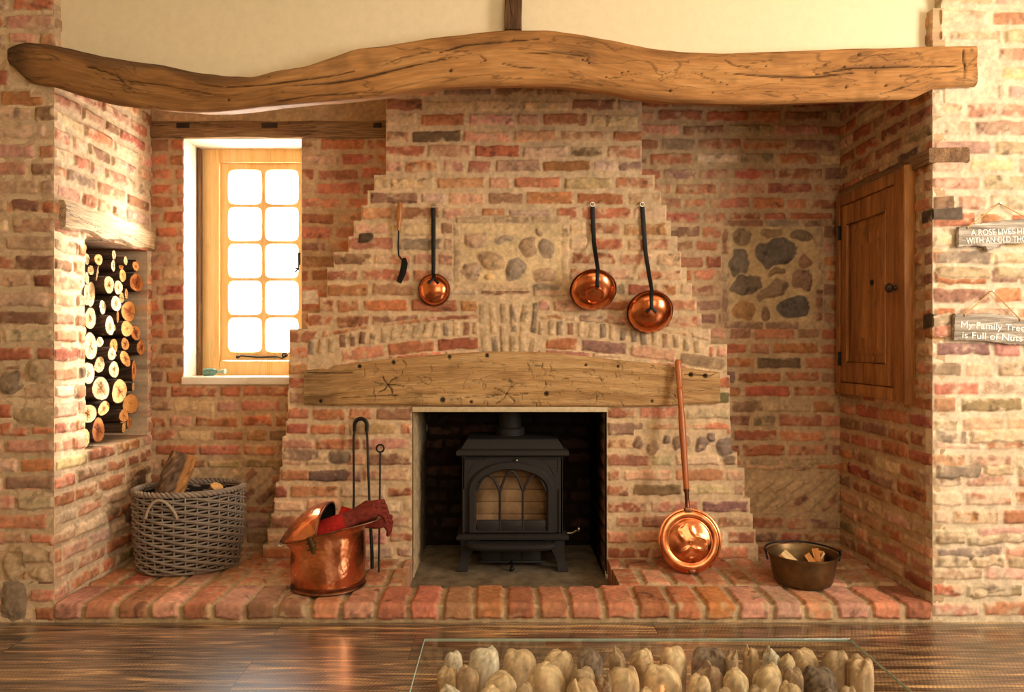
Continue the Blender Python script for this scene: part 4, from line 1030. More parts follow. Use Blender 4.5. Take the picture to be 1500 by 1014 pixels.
part('tracery', J(*bars), M_CAST, door, 'three pointed gothic arches of cast iron')
part('lower_panel', J(*[box(gx + x - .057, gx + x + .057, by0 - .008, by0 + .008, .190, .243, .003) for x in (-.117, 0, .117)]), M_CAST, door)
part('pane', [[(p[0], by0 + .004, p[2]) for p in A_in], [tuple(range(nA))]], M_STOVEGLASS, door, smooth=False)
M_FIREBRICK = mat_plain('sooty_firebrick', S(138, 108, 80), .95, 0, .2, 6, .1, .2, .002, S(196, 160, 122))
part('firebrick', J(*[box(bx0 + .02, bx1 - .02, .822, .848, z, z + .062, .004) for z in (.19, .254, .318, .382, .446)]), M_FIREBRICK, stv, 'tan firebrick lining seen through the glass')
part('door_catch', lathe([(.0001, 0), (.009, 0), (.009, .008), (.005, .016), (.0001, .018)], 14, frame_of((0, -1, 0), origin=(sx(757), by0 - .001, sz(675)))), M_STEEL, stv)
part('flue_pipe', lathe([(.062, .65), (.062, .935)], 32, Matrix.Translation((SX - .012, .94, 0))), M_CAST, stv)
part('flue_collar', lathe([(.064, .65), (.078, .652), (.080, .684), (.074, .692), (.062, .694)], 32, Matrix.Translation((SX - .012, .94, 0))), M_CAST, stv)
part('air_lever', J(tube([(bx1 - .005, .84, .15), (bx1 + .055, .84, .15), (bx1 + .085, .835, .168)], .006, 8), ball((bx1 + .09, .834, .172), .014)), M_STEEL, stv, 'small bright side lever')
part('air_knob', J(tube([(gx + .002, .775, .02), (gx + .002, .73, .0)], .006, 8), ball((gx + .002, .725, -.001), .013)), M_IRON, stv)

# ================================================================== copper ladles and scraper on the breast
YW = YB - .014
def bowl_geo(Mf, r, dep, foot=False, t=.002):
    n = 14; out = [(max(1e-4, r * math.sin(PI / 2 * k / n)), dep * math.cos(PI / 2 * k / n)) for k in range(n + 1)]
    inn = [(max(1e-4, (r - t) * math.sin(PI / 2 * k / n)), (dep - t) * math.cos(PI / 2 * k / n)) for k in range(n, -1, -1)]
    if foot: out = [(1e-4, dep - .004), (r * .36, dep - .004), (r * .38, dep + .003), (r * .41, dep + .003), (r * .43, dep - .006)] + [p for p in out if p[0] > r * .46]
    return lathe(out + [(r + .004, -.001), (r + .004, -.004), (r - t, -.004)] + inn, 48, Mf)
def ladle(bx, by, wpx, hp, hx0, hy0, hx1, hy1, label, foot, fork, seed, dep=.62):
    Yb = YW - .045; s = (Yb - CAMY) / FPX; r = wpx / 2 * s
    base = P(bx, by + hp / 2, YW)
    t = thing('ladle', label, 'ladle', base, 'copper ladles hanging on the chimney breast')
    tilt = math.acos(min(1, hp / wpx)) * .9
    nrm = Vector((0, -math.cos(tilt), -math.sin(tilt)))          # the convex back looks at the room
    d = r * dep
    c = P(bx, by, YW - .006 - r * math.sin(tilt))
    Mf = frame_of(nrm, (1, 0, 0), c)
    b = part('bowl', bowl_geo(Mf, r, d, foot), M_COPPER_SM, t)
    part('rim', torus((0, 0, 0), r + .003, .0028, 48, 8, Mf), M_COPPER_DK, b)
    h0 = P(hx0, hy0, YW - .001)
    # handle follows the wall, then bends out on to the bowl
    e_ = P(hx1, hy1, c.y - d * .8); q = Mf.inverted() @ Vector((e_.x, c.y, e_.z)); q.y = min(q.y, r * .8); rad = math.hypot(q.x, q.y); k = max(0, 1 - (rad / r) ** 2); zz = d * math.sqrt(k) + .003
    p_end = Mf @ Vector((q.x, q.y, zz))
    r_pt = Vector((PX(hx0 + (hx1 - hx0) * .9, c.y), c.y - r * math.sin(tilt) - .007, c.z + r * math.cos(tilt) + .004))
    mid = h0.lerp(r_pt, .55); mid.y = h0.y - .006
    path = [h0, h0.lerp(mid, .5) + Vector((0, -.001, 0)), mid, mid.lerp(r_pt, .7) + Vector((0, .004, 0)), r_pt, ] + [Mf @ Vector((q.x, y_, d * math.sqrt(max(0, 1 - (math.hypot(q.x, y_) / r) ** 2)) + .0045)) for y_ in [r * .97 + (q.y - r * .97) * k_ / 6 for k_ in range(1, 6)]] + [p_end]
    part('handle', tube(path, [.011, .0108, .0105, .010, .0095] + [.009] * (len(path) - 6) + [.007], 8, flat=.22, up=(0, 1, 0)), M_IRON, t, 'flat black iron handle')
    if fork:
        for sgn in (-1, 1):
            q2 = Vector((q.x + sgn * .024, q.y - .026, 0)); kk = max(0, 1 - (math.hypot(q2.x, q2.y) / r) ** 2)
            part('fork', tube([p_end, Mf @ Vector((q2.x, q2.y, d * math.sqrt(kk) + .002))], [.006, .008], 8, flat=.3, up=(0, 1, 0)), M_IRON, t)
    part('hanging_ring', torus(tuple(h0 + Vector((0, 0, .012))), .0105, .0026, 22, 6, Matrix.Rotation(PI / 2, 4, 'X')), M_STEEL, t)
    nl = h0 + Vector((0, 0, .016))
    solo('nail', tube([(nl.x, YB + .01, nl.z), (nl.x, YW - .010, nl.z + .001)], [.003, .003], 8), M_STEEL, 'bright nail holding up the ' + label.split(' copper')[0] + ' copper ladle', 'nail', (nl.x, YB, nl.z), 'nails holding the ladles')
ladle(636, 425, 45, 45, 635, 305, 635, 408, 'smallest copper ladle, hanging left of the stone panel on a black handle', False, True, 1, .62)
ladle(869, 425, 65, 53, 868, 303, 874, 412, 'wide copper skimmer ladle with footed base, middle of the three', True, False, 2, .52)
ladle(952, 457, 65, 58, 941, 303, 953, 440, 'largest round copper ladle with forked black handle, rightmost of the three', False, True, 3, .62)
t = thing('hearth_scraper', 'old iron scraper with turned wooden handle, leftmost tool on the breast', 'tool', P(585, 416, YW))
Mh = frame_of((PX(585, YW) - PX(583, YW), 0, PZ(297, YW) - PZ(338, YW)), (1, 0, 0), P(584, 338, YW - .016))
part('handle', lathe([(.0001, 0), (.009, 0), (.008, .018), (.012, .03), (.009, .04), (.013, .052), (.016, .085), (.0165, .105), (.011, .128), (.008, .136), (.0001, .142)], 20, Mh), mat_wood('honey_turned_wood', S(150, 88, 36), S(192, 122, 58), S(208, 142, 76), .4, .2, coat=.3), t, 'turned honey-coloured wooden handle', ga=2)
part('shaft', tube([P(584, 338, YW - .016), P(583.5, 362, YW - .012), P(584, 374, YW - .010), P(589, 381, YW - .012)], .0042, 8), M_IRON, t)
part('blade', tube([P(592, 378, YW - .012), P(592.5, 386, YW - .014), P(590, 400, YW - .016), P(584, 414, YW - .012)], [.010, .018, .018, .015], 10, flat=.22, up=(.3, 1, 0)), M_IRON, t, 'curved dark blade')

# ================================================================== warming pan, leaning on the breast
A = P(1013.5, 846, .375); A.z = HZ + .0155; Tt = P(993, 527, .565)
wp = thing('warming_pan', 'round copper warming pan with long turned wooden handle leaning on the breast', 'warming pan', (A.x, .40, HZ + .0155))
ax = (Tt - A).normalized(); nrm = Vector((0, -1, 0)); nrm = (nrm - ax * nrm.dot(ax)).normalized()
R = .146; pc = A + ax * (R + .001)
Mp = Matrix((ax.cross(nrm) * -1, ax, nrm)).transposed().to_4x4(); Mp.translation = pc
part('pan', lathe([(.0001, -.07), (.105, -.07), (.128, -.055), (.138, -.01), (.146, -.004), (.146, .0), (.138, .002), (.0001, .002)], 64, Mp), M_COPPER_SM, wp)
lidV = []; n = 72; rads = [.0005, .006, .012, .018, .024, .03, .036, .042, .048, .054, .06, .066, .072, .078, .084, .09, .094, .100, .103, .107, .112, .120, .130, .136, .138, .1385]
def lidz(r, a):
    z = .010 + .014 * max(0, 1 - (r / .1) ** 2)
    if r < .098:                                   # pressed flower with six petals and a ring of scrolls
        x, y = r * math.cos(a), r * math.sin(a)
        for la_, rr_, tw in ((.5, .05, .6), (1.75, .048, -.5), (2.9, .052, .7), (4.1, .046, -.7), (5.3, .052, .4), (1.1, .08, 1.4), (3.5, .078, 1.2), (4.7, .082, 1.5)):
            dx, dy = x - rr_ * math.cos(la_), y - rr_ * math.sin(la_); u_ = dx * math.cos(la_ + tw) + dy * math.sin(la_ + tw); v_ = -dx * math.sin(la_ + tw) + dy * math.cos(la_ + tw)
            z += .0042 * math.exp(-(u_ / .024) ** 2 - (v_ / .009) ** 2)
        z += .003 * math.exp(-(r / .012) ** 2)
    if .098 <= r <= .105: z -= .004
    if r > .105: z = .012 - .004 * ((r - .12) / .018) ** 2 - (0 if r < .137 else .006)
    return z
lv = [(r * math.cos(2 * PI * k / n), r * math.sin(2 * PI * k / n), lidz(r, 2 * PI * k / n)) for r in rads for k in range(n)]
lf = [(i * n + k, i * n + (k + 1) % n, (i + 1) * n + (k + 1) % n, (i + 1) * n + k) for i in range(len(rads) - 1) for k in range(n)]
lid = part('lid', XF((lv, lf), Mp), M_COPPER_SM, wp, 'embossed round copper lid', angle=70)
part('hinge', XF(box(-.016, .016, .126, .15, .006, .016, .003), Mp), M_COPPER_DK, lid)
part('catch', XF(box(-.014, .014, -.146, -.128, .006, .014, .003), Mp), M_COPPER_DK, lid)
top0 = pc + ax * .14
part('ferrule', lathe([(.013, 0), (.011, .02), (.010, .078), (.014, .084), (.014, .094), (.009, .096)], 20, frame_of(ax, (1, 0, 0), top0 - nrm * .0)), M_COPPER_DK, wp)
Lh = (Tt - top0).length - .088
pr = [(.0001, 0), (.011, 0), (.0125, .01), (.0145, .12), (.0165, .25), (.0165, .34), (.013, .385), (.0155, .392), (.0155, .40), (.0125, .407), (.0150, .45), (.0125, .475), (.0155, .482), (.0125, .49), (.0165, .56), (.0155, Lh - .03), (.0165, Lh - .012), (.010, Lh), (.0001, Lh + .003)]
part('handle', lathe(pr, 22, frame_of(ax, (1, 0, 0), top0 + ax * .088)), mat_wood('red_brown_turned_wood', S(138, 70, 28), S(184, 102, 46), S(204, 128, 66), .38, .2, coat=.35), wp, 'long turned red-brown wooden handle', gd=ax)

# ================================================================== tongs and poker
tg = thing('fire_tongs', 'tall black iron fire tongs leaning on the breast behind the copper scuttle', 'fire tongs', (PX(532, .4), .40, HZ + .0155))
yA, yB_ = .40, .588
def lean(px, py, t): return P(px, py, yA + (yB_ - yA) * t)
loop = [lean(519.5, 632, .96)] + [P(528.5 - 9 * math.cos(PI * k / 10), 623 - 9.5 * math.sin(PI * k / 10), yB_ - .006) for k in range(11)] + [lean(537, 632, .96)]
part('spring_loop', tube(loop, .0095, 8, flat=.45, up=(0, 1, 0)), M_IRON, tg)
fz_ = HZ + .0225
e0 = Vector((PX(516.0, .46), .46, fz_)); e1 = Vector((PX(545, .43), .43, fz_))
part('arm', tube([loop[0], lean(518, 640, .95), e0.lerp(loop[0], .5) + Vector((.002, 0, 0)), e0], [.006, .0055, .0055, .0075], 8), M_IRON, tg)
part('arm', tube([loop[-1], lean(538, 642, .95), e1.lerp(loop[-1], .5) + Vector((.0, 0, 0)), e1 + Vector((0, 0, .06)), e1], [.006, .0055, .006, .0085, .0085], 8), M_IRON, tg)
pk = thing('poker', 'thin black iron poker with ring end leaning beside the tongs', 'poker', (PX(555, .36), .36, HZ + .0155))
pb = Vector((PX(555, .37), .37, fz_)); pt = P(557, 663, .588)
part('shaft', tube([pb, pb.lerp(pt, .5), pt], [.005, .0048, .0045], 8), M_IRON, pk)
part('ring', torus(tuple(P(557, 657, .588)), .018, .0042, 24, 8, Matrix.Rotation(PI / 2, 4, 'X')), M_IRON, pk)

# ================================================================== copper coal scuttle
cxs, cys = PX(481, .225), .225
sc_ = thing('coal_scuttle', 'hammered copper helmet coal scuttle with hood, holding red gloves', 'coal scuttle', (cxs, cys, HZ + .0155)); z0 = HZ + .0155
n = 72
def rimr(a):   # rim radius, rim height by direction: 0 = spout towards the right
    c = math.cos(a)
    r = .166 + .095 * max(0, c) ** 2.2 + .036 * max(0, -c) ** 1.6
    z = .232 + .062 * max(0, c) ** 1.2 + .012 * (1 - abs(c)) - .046 * max(0, -c)
    return r, z
def wall(a, t, dr=0.):
    r1, zr = rimr(a)
    prof = [(0., .152), (.012, .154), (.03, .152), (.2, .158), (.45, .163), (.62, .160), (.76, .158), (.86, .164), (.94, None), (1., None)]
    if t < .80:
        r = np.interp(t, [p[0] for p in prof[:8]], [p[1] for p in prof[:8]])
    else:
        k = (t - .80) / .2; r = .160 + (r1 - .160) * k ** 1.7
    z = zr * t
    tilt_x = 0
    return ((r - dr) * math.cos(a), (r - dr) * math.sin(a), z)
ts = [0, .02, .06, .12, .2, .3, .4, .5, .6, .7, .78, .82, .86, .9, .94, .97, 1.]
loops = [[(cxs + x, cys + y, z0 + .012 + z) for x, y, z in (wall(2 * PI * k / n, t) for k in range(n))] for t in ts]
inner = [[(cxs + x, cys + y, z0 + .012 + z) for x, y, z in (wall(2 * PI * k / n, t, .003) for k in range(n))] for t in ts[::-1][:-2]]
part('body', loft(loops + inner), M_COPPER, sc_, angle=60)
part('inside', loft([[(cxs + x, cys + y, z0 + .012 + z) for x, y, z in (wall(2 * PI * k / n, t, .0045) for k in range(n))] for t in ts[:-2]], caps=False), M_INSIDE, sc_, 'black inside')
rim_pts = [(cxs + x, cys + y, z0 + .012 + z) for x, y, z in (wall(2 * PI * k / n, 1.) for k in range(n))]
part('rim', tube(rim_pts, .0035, 8, closed=True), M_COPPER_DK, sc_)
part('foot_ring', lathe([(.145, 0), (.160, 0), (.163, .004), (.160, .010), (.156, .012), (.158, .018), (.158, .024), (.15, .026)], 64, Matrix.Translation((cxs, cys, z0))), M_COPPER_DK, sc_)
# hood
ha = math.radians(97)
hood = []; m2 = 28
xa = cxs - .012
r_, zr_ = rimr(ha)
for i in range(15):
    v = i / 14.; row = []
    for k in range(m2 + 1):
        u = k / m2; a = ha + (2 * PI - 2 * ha) * (1 - u) ; a = ha + (2 * PI - 2 * ha) * u
        r1, z1 = rimr(a); Rp = Vector((cxs + r1 * math.cos(a), cys + r1 * math.sin(a), z0 + .012 + z1))
        ph = PI * u
        Ap = Vector((xa + .012 * math.sin(ph), cys + .166 * math.cos(ph), z0 + .012 + .236 + .105 * math.sin(ph) ** .8))
        Cc = Vector((Rp.x * .55 + Ap.x * .45, Rp.y * .55 + Ap.y * .45, Ap.z * .93 + Rp.z * .07 + .008 * math.sin(ph)))
        p = Rp * (1 - v) ** 2 + Cc * 2 * v * (1 - v) + Ap * v * v; row.append(tuple(p))
    hood.append(row)
hv = [p for r in hood for p in r]; W = m2 + 1
hf = [(i * W + k, i * W + k + 1, (i + 1) * W + k + 1, (i + 1) * W + k) for i in range(14) for k in range(m2)]
hd = part('hood', (hv, hf), M_COPPER, sc_, 'domed copper hood', angle=80)
hd.data.materials.append(M_INSIDE)
md = hd.modifiers.new('thickness', 'SOLIDIFY'); md.thickness = .003; md.material_offset = 1; md.offset = HOFF
part('hood_lip', tube(hood[-1], .004, 8), M_COPPER_DK, hd)
def on(a, t=1.): x, y, z = wall(a, t); return Vector((cxs + x, cys + y, z0 + .012 + z))
back = on(PI); part('drop_ring', J(torus(tuple(back + Vector((.0, -.01, -.016))), .014, .0035, 20, 8, Matrix.Rotation(PI / 2, 4, 'X')), tube([back + Vector((.01, -.01, 0)), back + Vector((-.008, -.01, -.004))], .005, 8)), M_STEEL, sc_, 'bright ring at the back of the rim')
fr = on(-math.radians(103), .97)
br_ = J(ball(tuple(on(-math.radians(100), .86) + Vector((0, -.006, 0))), .012, 12, (1, .5, 1)), *[ball(tuple(on(-math.radians(100 + dx), tt) + Vector((0, -.003, 0))), .006, 10) for dx, tt in ((-6, .80), (6, .80), (0, .72), (-7, .9), (7, .92))],
        tube([fr + Vector((-.004, -.008, .014)), on(-math.radians(100), .86) + Vector((0, -.006, 0)), on(-math.radians(98), .70) + Vector((0, -.003, 0))], [.010, .014, .008], 10, flat=.35, up=(0, 1, 0)))
part('handle_bracket', br_, M_BRASS_DK, sc_, 'riveted brass bracket')

# ================================================================== red gloves lying in the scuttle
M_RED = mat_plain('red_suede', S(150, 30, 26), .9, 0, .15, 60, .25, .4, .0015, S(188, 44, 36))
M_RED2 = mat_plain('worn_brown_red_suede', S(92, 38, 30), .9, 0, .15, 50, .25, .4, .0015, S(136, 56, 44))
def voxel(g, size, sm=4):
    me = bpy.data.meshes.new('t'); me.from_pydata(g[0], [], g[1]); ob = bpy.data.objects.new('t', me); COL.objects.link(ob)
    r_ = ob.modifiers.new('r', 'REMESH'); r_.mode = 'VOXEL'; r_.voxel_size = size
    s_ = ob.modifiers.new('s', 'SMOOTH'); s_.iterations = sm; s_.factor = .5
    dg = bpy.context.evaluated_depsgraph_get(); ev = ob.evaluated_get(dg); m = ev.to_mesh()
    r = [tuple(v.co) for v in m.vertices], [tuple(p.vertices) for p in m.polygons]
    ev.to_mesh_clear(); bpy.data.objects.remove(ob); return r
def glove(label, c0, c1, wr, kn, side, curl_, seed):
    """c0 cuff mouth, c1 cuff end, wr wrist, kn knuckles; a gauntlet seen from the side"""
    c0, c1, wr, kn = map(Vector, (c0, c1, wr, kn)); d = (kn - wr).normalized(); up = Vector(side).normalized(); up = (up - d * up.dot(d)).normalized(); lat = d.cross(up)
    t = thing('glove', label, 'glove', (c0 + kn) / 2 - Vector((0, 0, .03)), 'pair of red gloves')
    def ov(c, a, b, dd):
        dd = dd.normalized(); u = (up - dd * up.dot(dd)).normalized(); l = dd.cross(u)
        return [tuple(c + l * a * math.cos(2 * PI * k / 24) + u * b * math.sin(2 * PI * k / 24)) for k in range(24)]
    cd = c1 - c0
    cuff = [ov(c0, .052, .024, cd), ov(c0.lerp(c1, .35), .051, .028, cd), ov(c0.lerp(c1, .7), .049, .030, cd), ov(c1, .047, .030, cd + (wr - c1))]
    inn = [ov(c1, .042, .025, cd), ov(c0.lerp(c1, .5), .046, .023, cd), ov(c0, .048, .020, cd)]
    part('cuff', loft(cuff + inn[::1], caps=False) if False else loft(cuff + inn, caps=False), M_RED, t, 'bright red flared cuff')
    gs = [loft([ov(c1 - cd.normalized() * .01, .046, .029, cd), ov(wr, .041, .027, d), ov(wr.lerp(kn, .4), .047, .027, d), ov(wr.lerp(kn, .8), .050, .024, d), ov(kn, .047, .019, d)])]
    for i, (off, L) in enumerate(((-.034, .062), (-.0115, .074), (.0115, .070), (.034, .052))):
        b0 = kn - d * .02 + lat * off; a1 = math.radians(18 + curl_); a2 = math.radians(60 + curl_ * 1.4)
        sp = lat * off * .42
        p1 = b0 + d * .03; p2 = p1 + (d * math.cos(a1) - up * math.sin(a1)) * L * .5 + sp; p3 = p2 + (d * math.cos(a2) - up * math.sin(a2)) * L * .5
        gs.append(tube([b0, p1, p2, p3], [.0115, .0115, .0110, .0092], 12)); gs.append(ball(tuple(p3), .0092, 12)); gs.append(ball(tuple(p2), .0110, 12))
    tb0 = wr + lat * -.03; tb1 = wr.lerp(kn, .55) + lat * -.058 - up * .008; tb2 = tb1 + (d * .8 - up * .3).normalized() * .04
    gs += [tube([tb0, tb1, tb2], [.018, .0155, .011], 12), ball(tuple(tb2), .011, 12), ball(tuple(tb1), .0155, 12)]
    part('hand', voxel(J(*gs), .003, 3), M_RED2, t, 'worn brownish red hand with curled fingers')
def pg(px, py, Y): return tuple(P(px, py, Y))
glove('red glove lying lower in the scuttle with its cuff mouth in front', pg(466, 778, .16), pg(505, 764, .175), pg(523, 756, .185), pg(550, 745, .19), (-.1, -.55, .85), 26, 1)
glove('second red glove behind, its brown fingers hanging past the scuttle spout', pg(496, 754, .275), pg(524, 762, .285), pg(542, 763, .29), pg(561, 762, .295), (.1, -.45, .9), 30, 2)

# ================================================================== jam pan and kindling
jx, jyy = PX(1176, .25), .250
jp = thing('preserving_pan', 'dark tarnished brass pan holding kindling sticks on the right of the hearth', 'pan', (jx, jyy, HZ + .0155))
Mj = Matrix.Translation((jx, jyy, HZ + .0155))
part('body', lathe([(.0001, 0), (.104, 0), (.117, .006), (.124, .02), (.134, .07), (.140, .108), (.146, .122), (.149, .128), (.149, .132), (.144, .133), (.140, .126), (.135, .107), (.129, .07), (.120, .022), (.110, .01), (.0001, .006)], 72, Mj), M_BRASS_DK, jp)
for a in (PI * .97, -.10):
    q_ = Vector((jx + .146 * math.cos(a), jyy + .146 * math.sin(a), HZ + .0155 + .122)); o_ = Vector((math.cos(a), math.sin(a), 0)); tn = Vector((-o_.y, o_.x, 0))
    part('bracket', J(tube([q_ + o_ * .006 - Vector((0, 0, .022)), q_ + o_ * .01, q_ + o_ * .012 + Vector((0, 0, .016))], [.014, .013, .008], 10, flat=.3, up=tuple(o_)), torus(tuple(q_ + o_ * .012 + Vector((0, 0, .012))), .010, .0035, 18, 6, frame_of(tuple(o_), (0, 0, 1)))), M_IRON, jp)
bail = []
for k in range(25):
    u = PI * k / 24; a = PI * .97 + (-.10 - PI * .97) * k / 24
    a = PI * .97 - (PI * .97 + .10) * k / 24
    bail.append((jx + .160 * math.cos(a), jyy + .160 * math.sin(a), HZ + .0155 + .134 + .006 * math.sin(u)))
part('bail_handle', tube(bail, .0042, 8), M_IRON, jp, 'iron hoop handle folded back over the rim')
M_KIN = mat_wood('pale_kindling', S(196, 152, 92), S(226, 188, 130), S(238, 208, 160), .8, .3, (3, 40, 40))
M_KIN2 = mat_wood('orange_kindling', S(140, 80, 32), S(180, 112, 50), S(202, 138, 72), .8, .4, (3, 40, 40))
def stick(p0, p1, w0, h0, mat, label, seed):
    p0, p1 = Vector(p0), Vector(p1); M = frame_of(p1 - p0, (1, 0, .2), p0); L = (p1 - p0).length; rr = random.Random(seed); lo = []
    for k in range(6):
        z = L * k / 5; j = lambda: rr.uniform(-.0015, .0015)
        lo.append([(-w0 + j(), -h0 + j(), z), (w0 * .9 + j(), -h0 * .8 + j(), z), (w0 + j(), h0 * .7 + j(), z), (-w0 * .7 + j(), h0 + j(), z)])
    g = XF(loft(lo), M); c = (p0 + p1) / 2
    solo('kindling_stick', g, mat, label, 'kindling', (c.x, c.y, min(p0.z, p1.z)), 'kindling sticks in the brass pan', gd=(p1 - p0), seed=seed, smooth=False)
jb = HZ + .0155 + .022
def in_pan(px, py, Y, z): return Vector((PX(px, Y), Y, z))
def tip(px, py, Y): return P(px, py, Y)
stick((jx + .02, jyy - .045, jb + .012), tip(1147, 809, jyy + .03), .017, .008, M_KIN, 'pale kindling stick slanting up to the left, frontmost in the brass pan', 1)
stick((jx - .02, jyy + .03, jb), tip(1143, 812, jyy + .075), .013, .007, M_KIN2, 'tan kindling stick just behind the pale slanting one in the pan', 2)
stick((jx + .078, jyy - .055, jb + .004), tip(1181, 812, jyy - .0), .014, .008, M_KIN2, 'short orange kindling stick, left of the upright three in the pan', 3)
stick((jx + .075, jyy - .02, jb), tip(1193, 804, jyy + .035), .016, .010, M_KIN2, 'tallest orange kindling stick in the middle of the upright three', 4)
stick((jx + .085, jyy + .005, jb + .01), tip(1203, 808, jyy + .06), .012, .009, M_KIN2, 'orange kindling stick on the right of the upright three', 5)
stick((jx + .06, jyy + .04, jb), tip(1207, 810, jyy + .035), .005, .004, M_KIN, 'thin whitish splinter poking up at the right inside the pan', 6)

# ================================================================== log basket
bxc, byc, bz = -1.50, .50, HZ + .0155
ea, eb, er = .236, .178, math.radians(17)
def oval(t, f, z, dr=0.):
    x, y = (ea * f + dr) * math.cos(t), (eb * f + dr) * math.sin(t)
    return (bxc + x * math.cos(er) - y * math.sin(er), byc + x * math.sin(er) + y * math.cos(er), z)
bk = thing('log_basket', 'grey-brown oval wicker log basket in the left corner of the hearth', 'basket', (bxc, byc, bz))
M_WICK = mat_wood('grey_willow', S(122, 106, 92), S(142, 126, 110), S(164, 148, 130), .7, .15, (9, 9, 30), fine=.2)
NS, HB = 30, .365
rows_ = 29; gs = []
def flare(z): return .93 + .09 * min(1, z / HB) + .025 * math.sin(PI * z / HB)
for r_ in range(rows_):
    z = .012 + (HB - .03) * r_ / (rows_ - 1); pts = []
    for k in range(NS * 4):
        t = 2 * PI * k / (NS * 4); ph = (k / 4.0 + r_) * 2 * PI / 3.
        pts.append(oval(t, flare(z), bz + z + .0035 * math.cos(ph), .0075 * math.sin(ph)))
    gs.append(tube(pts, .0052, 7, closed=True))
wv_ = part('woven_wall', J(*gs), M_WICK, bk, ga=0, angle=0)
part('stakes', J(*[tube([oval(2 * PI * (k + .5) / NS, flare(z), bz + z) for z in (0.006, .1, .2, .3, HB)], .0042, 6) for k in range(NS)]), M_WICK, bk, ga=2, angle=0)
part('lining', loft([[oval(2 * PI * k / 48, flare(z) - .055, bz + z) for k in range(48)] for z in (.008, .1, .2, .3, HB - .012)], caps=False), mat_plain('painted_gap_shade', S(40, 33, 28), .95), bk)  # added dark shell, paints the shade seen between the rods
part('base', loft([[oval(2 * PI * k / 48, .92, bz + z) for k in range(48)] for z in (.002, .012)]), M_WICK, bk, ga=0)
rg = []
for s_ in range(3):
    pts = []
    for k in range(180):
        t = 2 * PI * k / 180; ph = t * 22 + s_ * 2 * PI / 3; pts.append(oval(t, flare(HB), bz + HB + .004 + .008 * math.cos(ph), .009 * math.sin(ph)))
    rg.append(tube(pts, .0072, 7, closed=True))
part('plaited_rim', J(*rg), M_WICK, bk, ga=0, angle=0)
M_HAND = mat_wood('pale_willow', S(150, 132, 112), S(182, 164, 142), S(206, 190, 168), .7, .2, (6, 60, 60), fine=.3)
for t0 in (math.radians(246), math.radians(66)):
    pts = []
    for k in range(15):
        u = k / 14.; t = t0 + .30 * (u - .5) * 2; z = .268 + .085 * math.sin(PI * u) ** .75; pts.append(oval(t, flare(z), bz + z, .016 + .006 * math.sin(PI * u)))
    part('handle', tube(pts, .0062, 8), M_HAND, bk, 'pale bent willow handle')
# split log standing in the basket
def split_log(label, p0, p1, r, face, seed, cut=.35, base=None):
    p0, p1 = Vector(p0), Vector(p1); M = frame_of(p1 - p0, face, p0); L = (p1 - p0).length; rr = np.random.default_rng(seed)
    prof = []
    n = 26
    for k in range(n):
        a = -PI * .62 + PI * 1.24 * k / (n - 1) + PI; prof.append((r * math.cos(a), r * math.sin(a) * 1.0, 1))
    x_ed = prof[0][0]
    for k in range(1, 7): prof.append((prof[n - 1][0] + .012 * math.sin(PI * k / 7), prof[n - 1][1] + (prof[0][1] - prof[n - 1][1]) * k / 7, 0))
    lo, C = [], []
    NZ = 16
    rough = rr.normal(0, .0022, (NZ, len(prof)))
    for z in range(NZ):
        ring = []
        for k, (x, y, bk_) in enumerate(prof):
            f = 1 + (.03 * math.sin(z * .9 + k * .35) + .05 * math.exp(-((z - 6) / 1.6) ** 2 - ((k - 9) / 3.) ** 2)) * bk_
            ring.append((x * f + rough[z, k], y * f + rough[z, k] * .7, L * z / (NZ - 1)))
            c = np.array((100, 80, 64) if bk_ else (206, 146, 84), float) * (1 + .16 * rr.normal())
            if bk_ and (k < 2 or k > n - 3): c = np.array((176, 122, 72), float)
            if bk_ and 3 < k < 22 and rr.random() < .2: c = c * 1.3 + 14
            C.append(c)
        lo.append(ring)
    m = len(prof); V, F = loft(lo, caps=False)
    for zi in (0, NZ - 1):
        base_i = len(V); 
        for k in range(m): V.append(lo[zi][k]); C.append(np.array((222, 172, 108), float) * rr.uniform(.92, 1.05))
        F.append(tuple(base_i + k for k in range(m)))
    solo('split_log', XF((V, F), M), M_LOG, label, 'log', (p0 + p1) / 2 if base is None else base, 'split logs in the basket', col=lin(np.clip(np.array(C), 5, 250)), angle=50)
split_log('large split log with grey bark sticking up out of the wicker basket', P(240, 760, .47), P(276, 667, .56), .082, (.96, .28, 0), 3)
split_log('smaller split log lying low in the wicker basket, only its orange end showing', P(300, 745, .62), P(318, 712, .56), .030, (.3, .2, .9), 4)

# ================================================================== hanging signs
M_ROPE = mat_plain('jute_twine', S(198, 156, 96), .9, 0, .2, 300, .3, .5, .001)
M_SIGN = mat_wood('weathered_sign_wood', S(98, 84, 72), S(168, 154, 136), S(226, 216, 200), .8, .8, (4, 60, 60), fine=.4)
M_WHITE = mat_plain('white_lettering', S(248, 242, 228), .7)
def lettering(txt, x, z, width, hgt, y, rot, parent, fitx):
    cu = bpy.data.curves.new('t', 'FONT'); cu.body = txt; cu.size = 1; cu.extrude = .004; cu.offset = .0
    ob = bpy.data.objects.new('t', cu); COL.objects.link(ob); dg = bpy.context.evaluated_depsgraph_get()
    me = bpy.data.meshes.new_from_object(ob.evaluated_get(dg)); V = np.array([v.co for v in me.vertices]); F = [tuple(p.vertices) for p in me.polygons]; bpy.data.objects.remove(ob)
    w_ = V[:, 0].max() - V[:, 0].min(); sx_ = width / w_; sy_ = hgt / .72
    X = (V[:, 0] - V[:, 0].min()) * sx_; Zz = V[:, 1] * sy_; c, s = math.cos(rot), math.sin(rot)
    out = np.stack([x + X * c - Zz * s, y - V[:, 2] * .4 - .0006, z + X * s + Zz * c], 1)
    part('lettering', (out.tolist(), F), M_WHITE, parent, 'white painted words ' + txt, smooth=False)
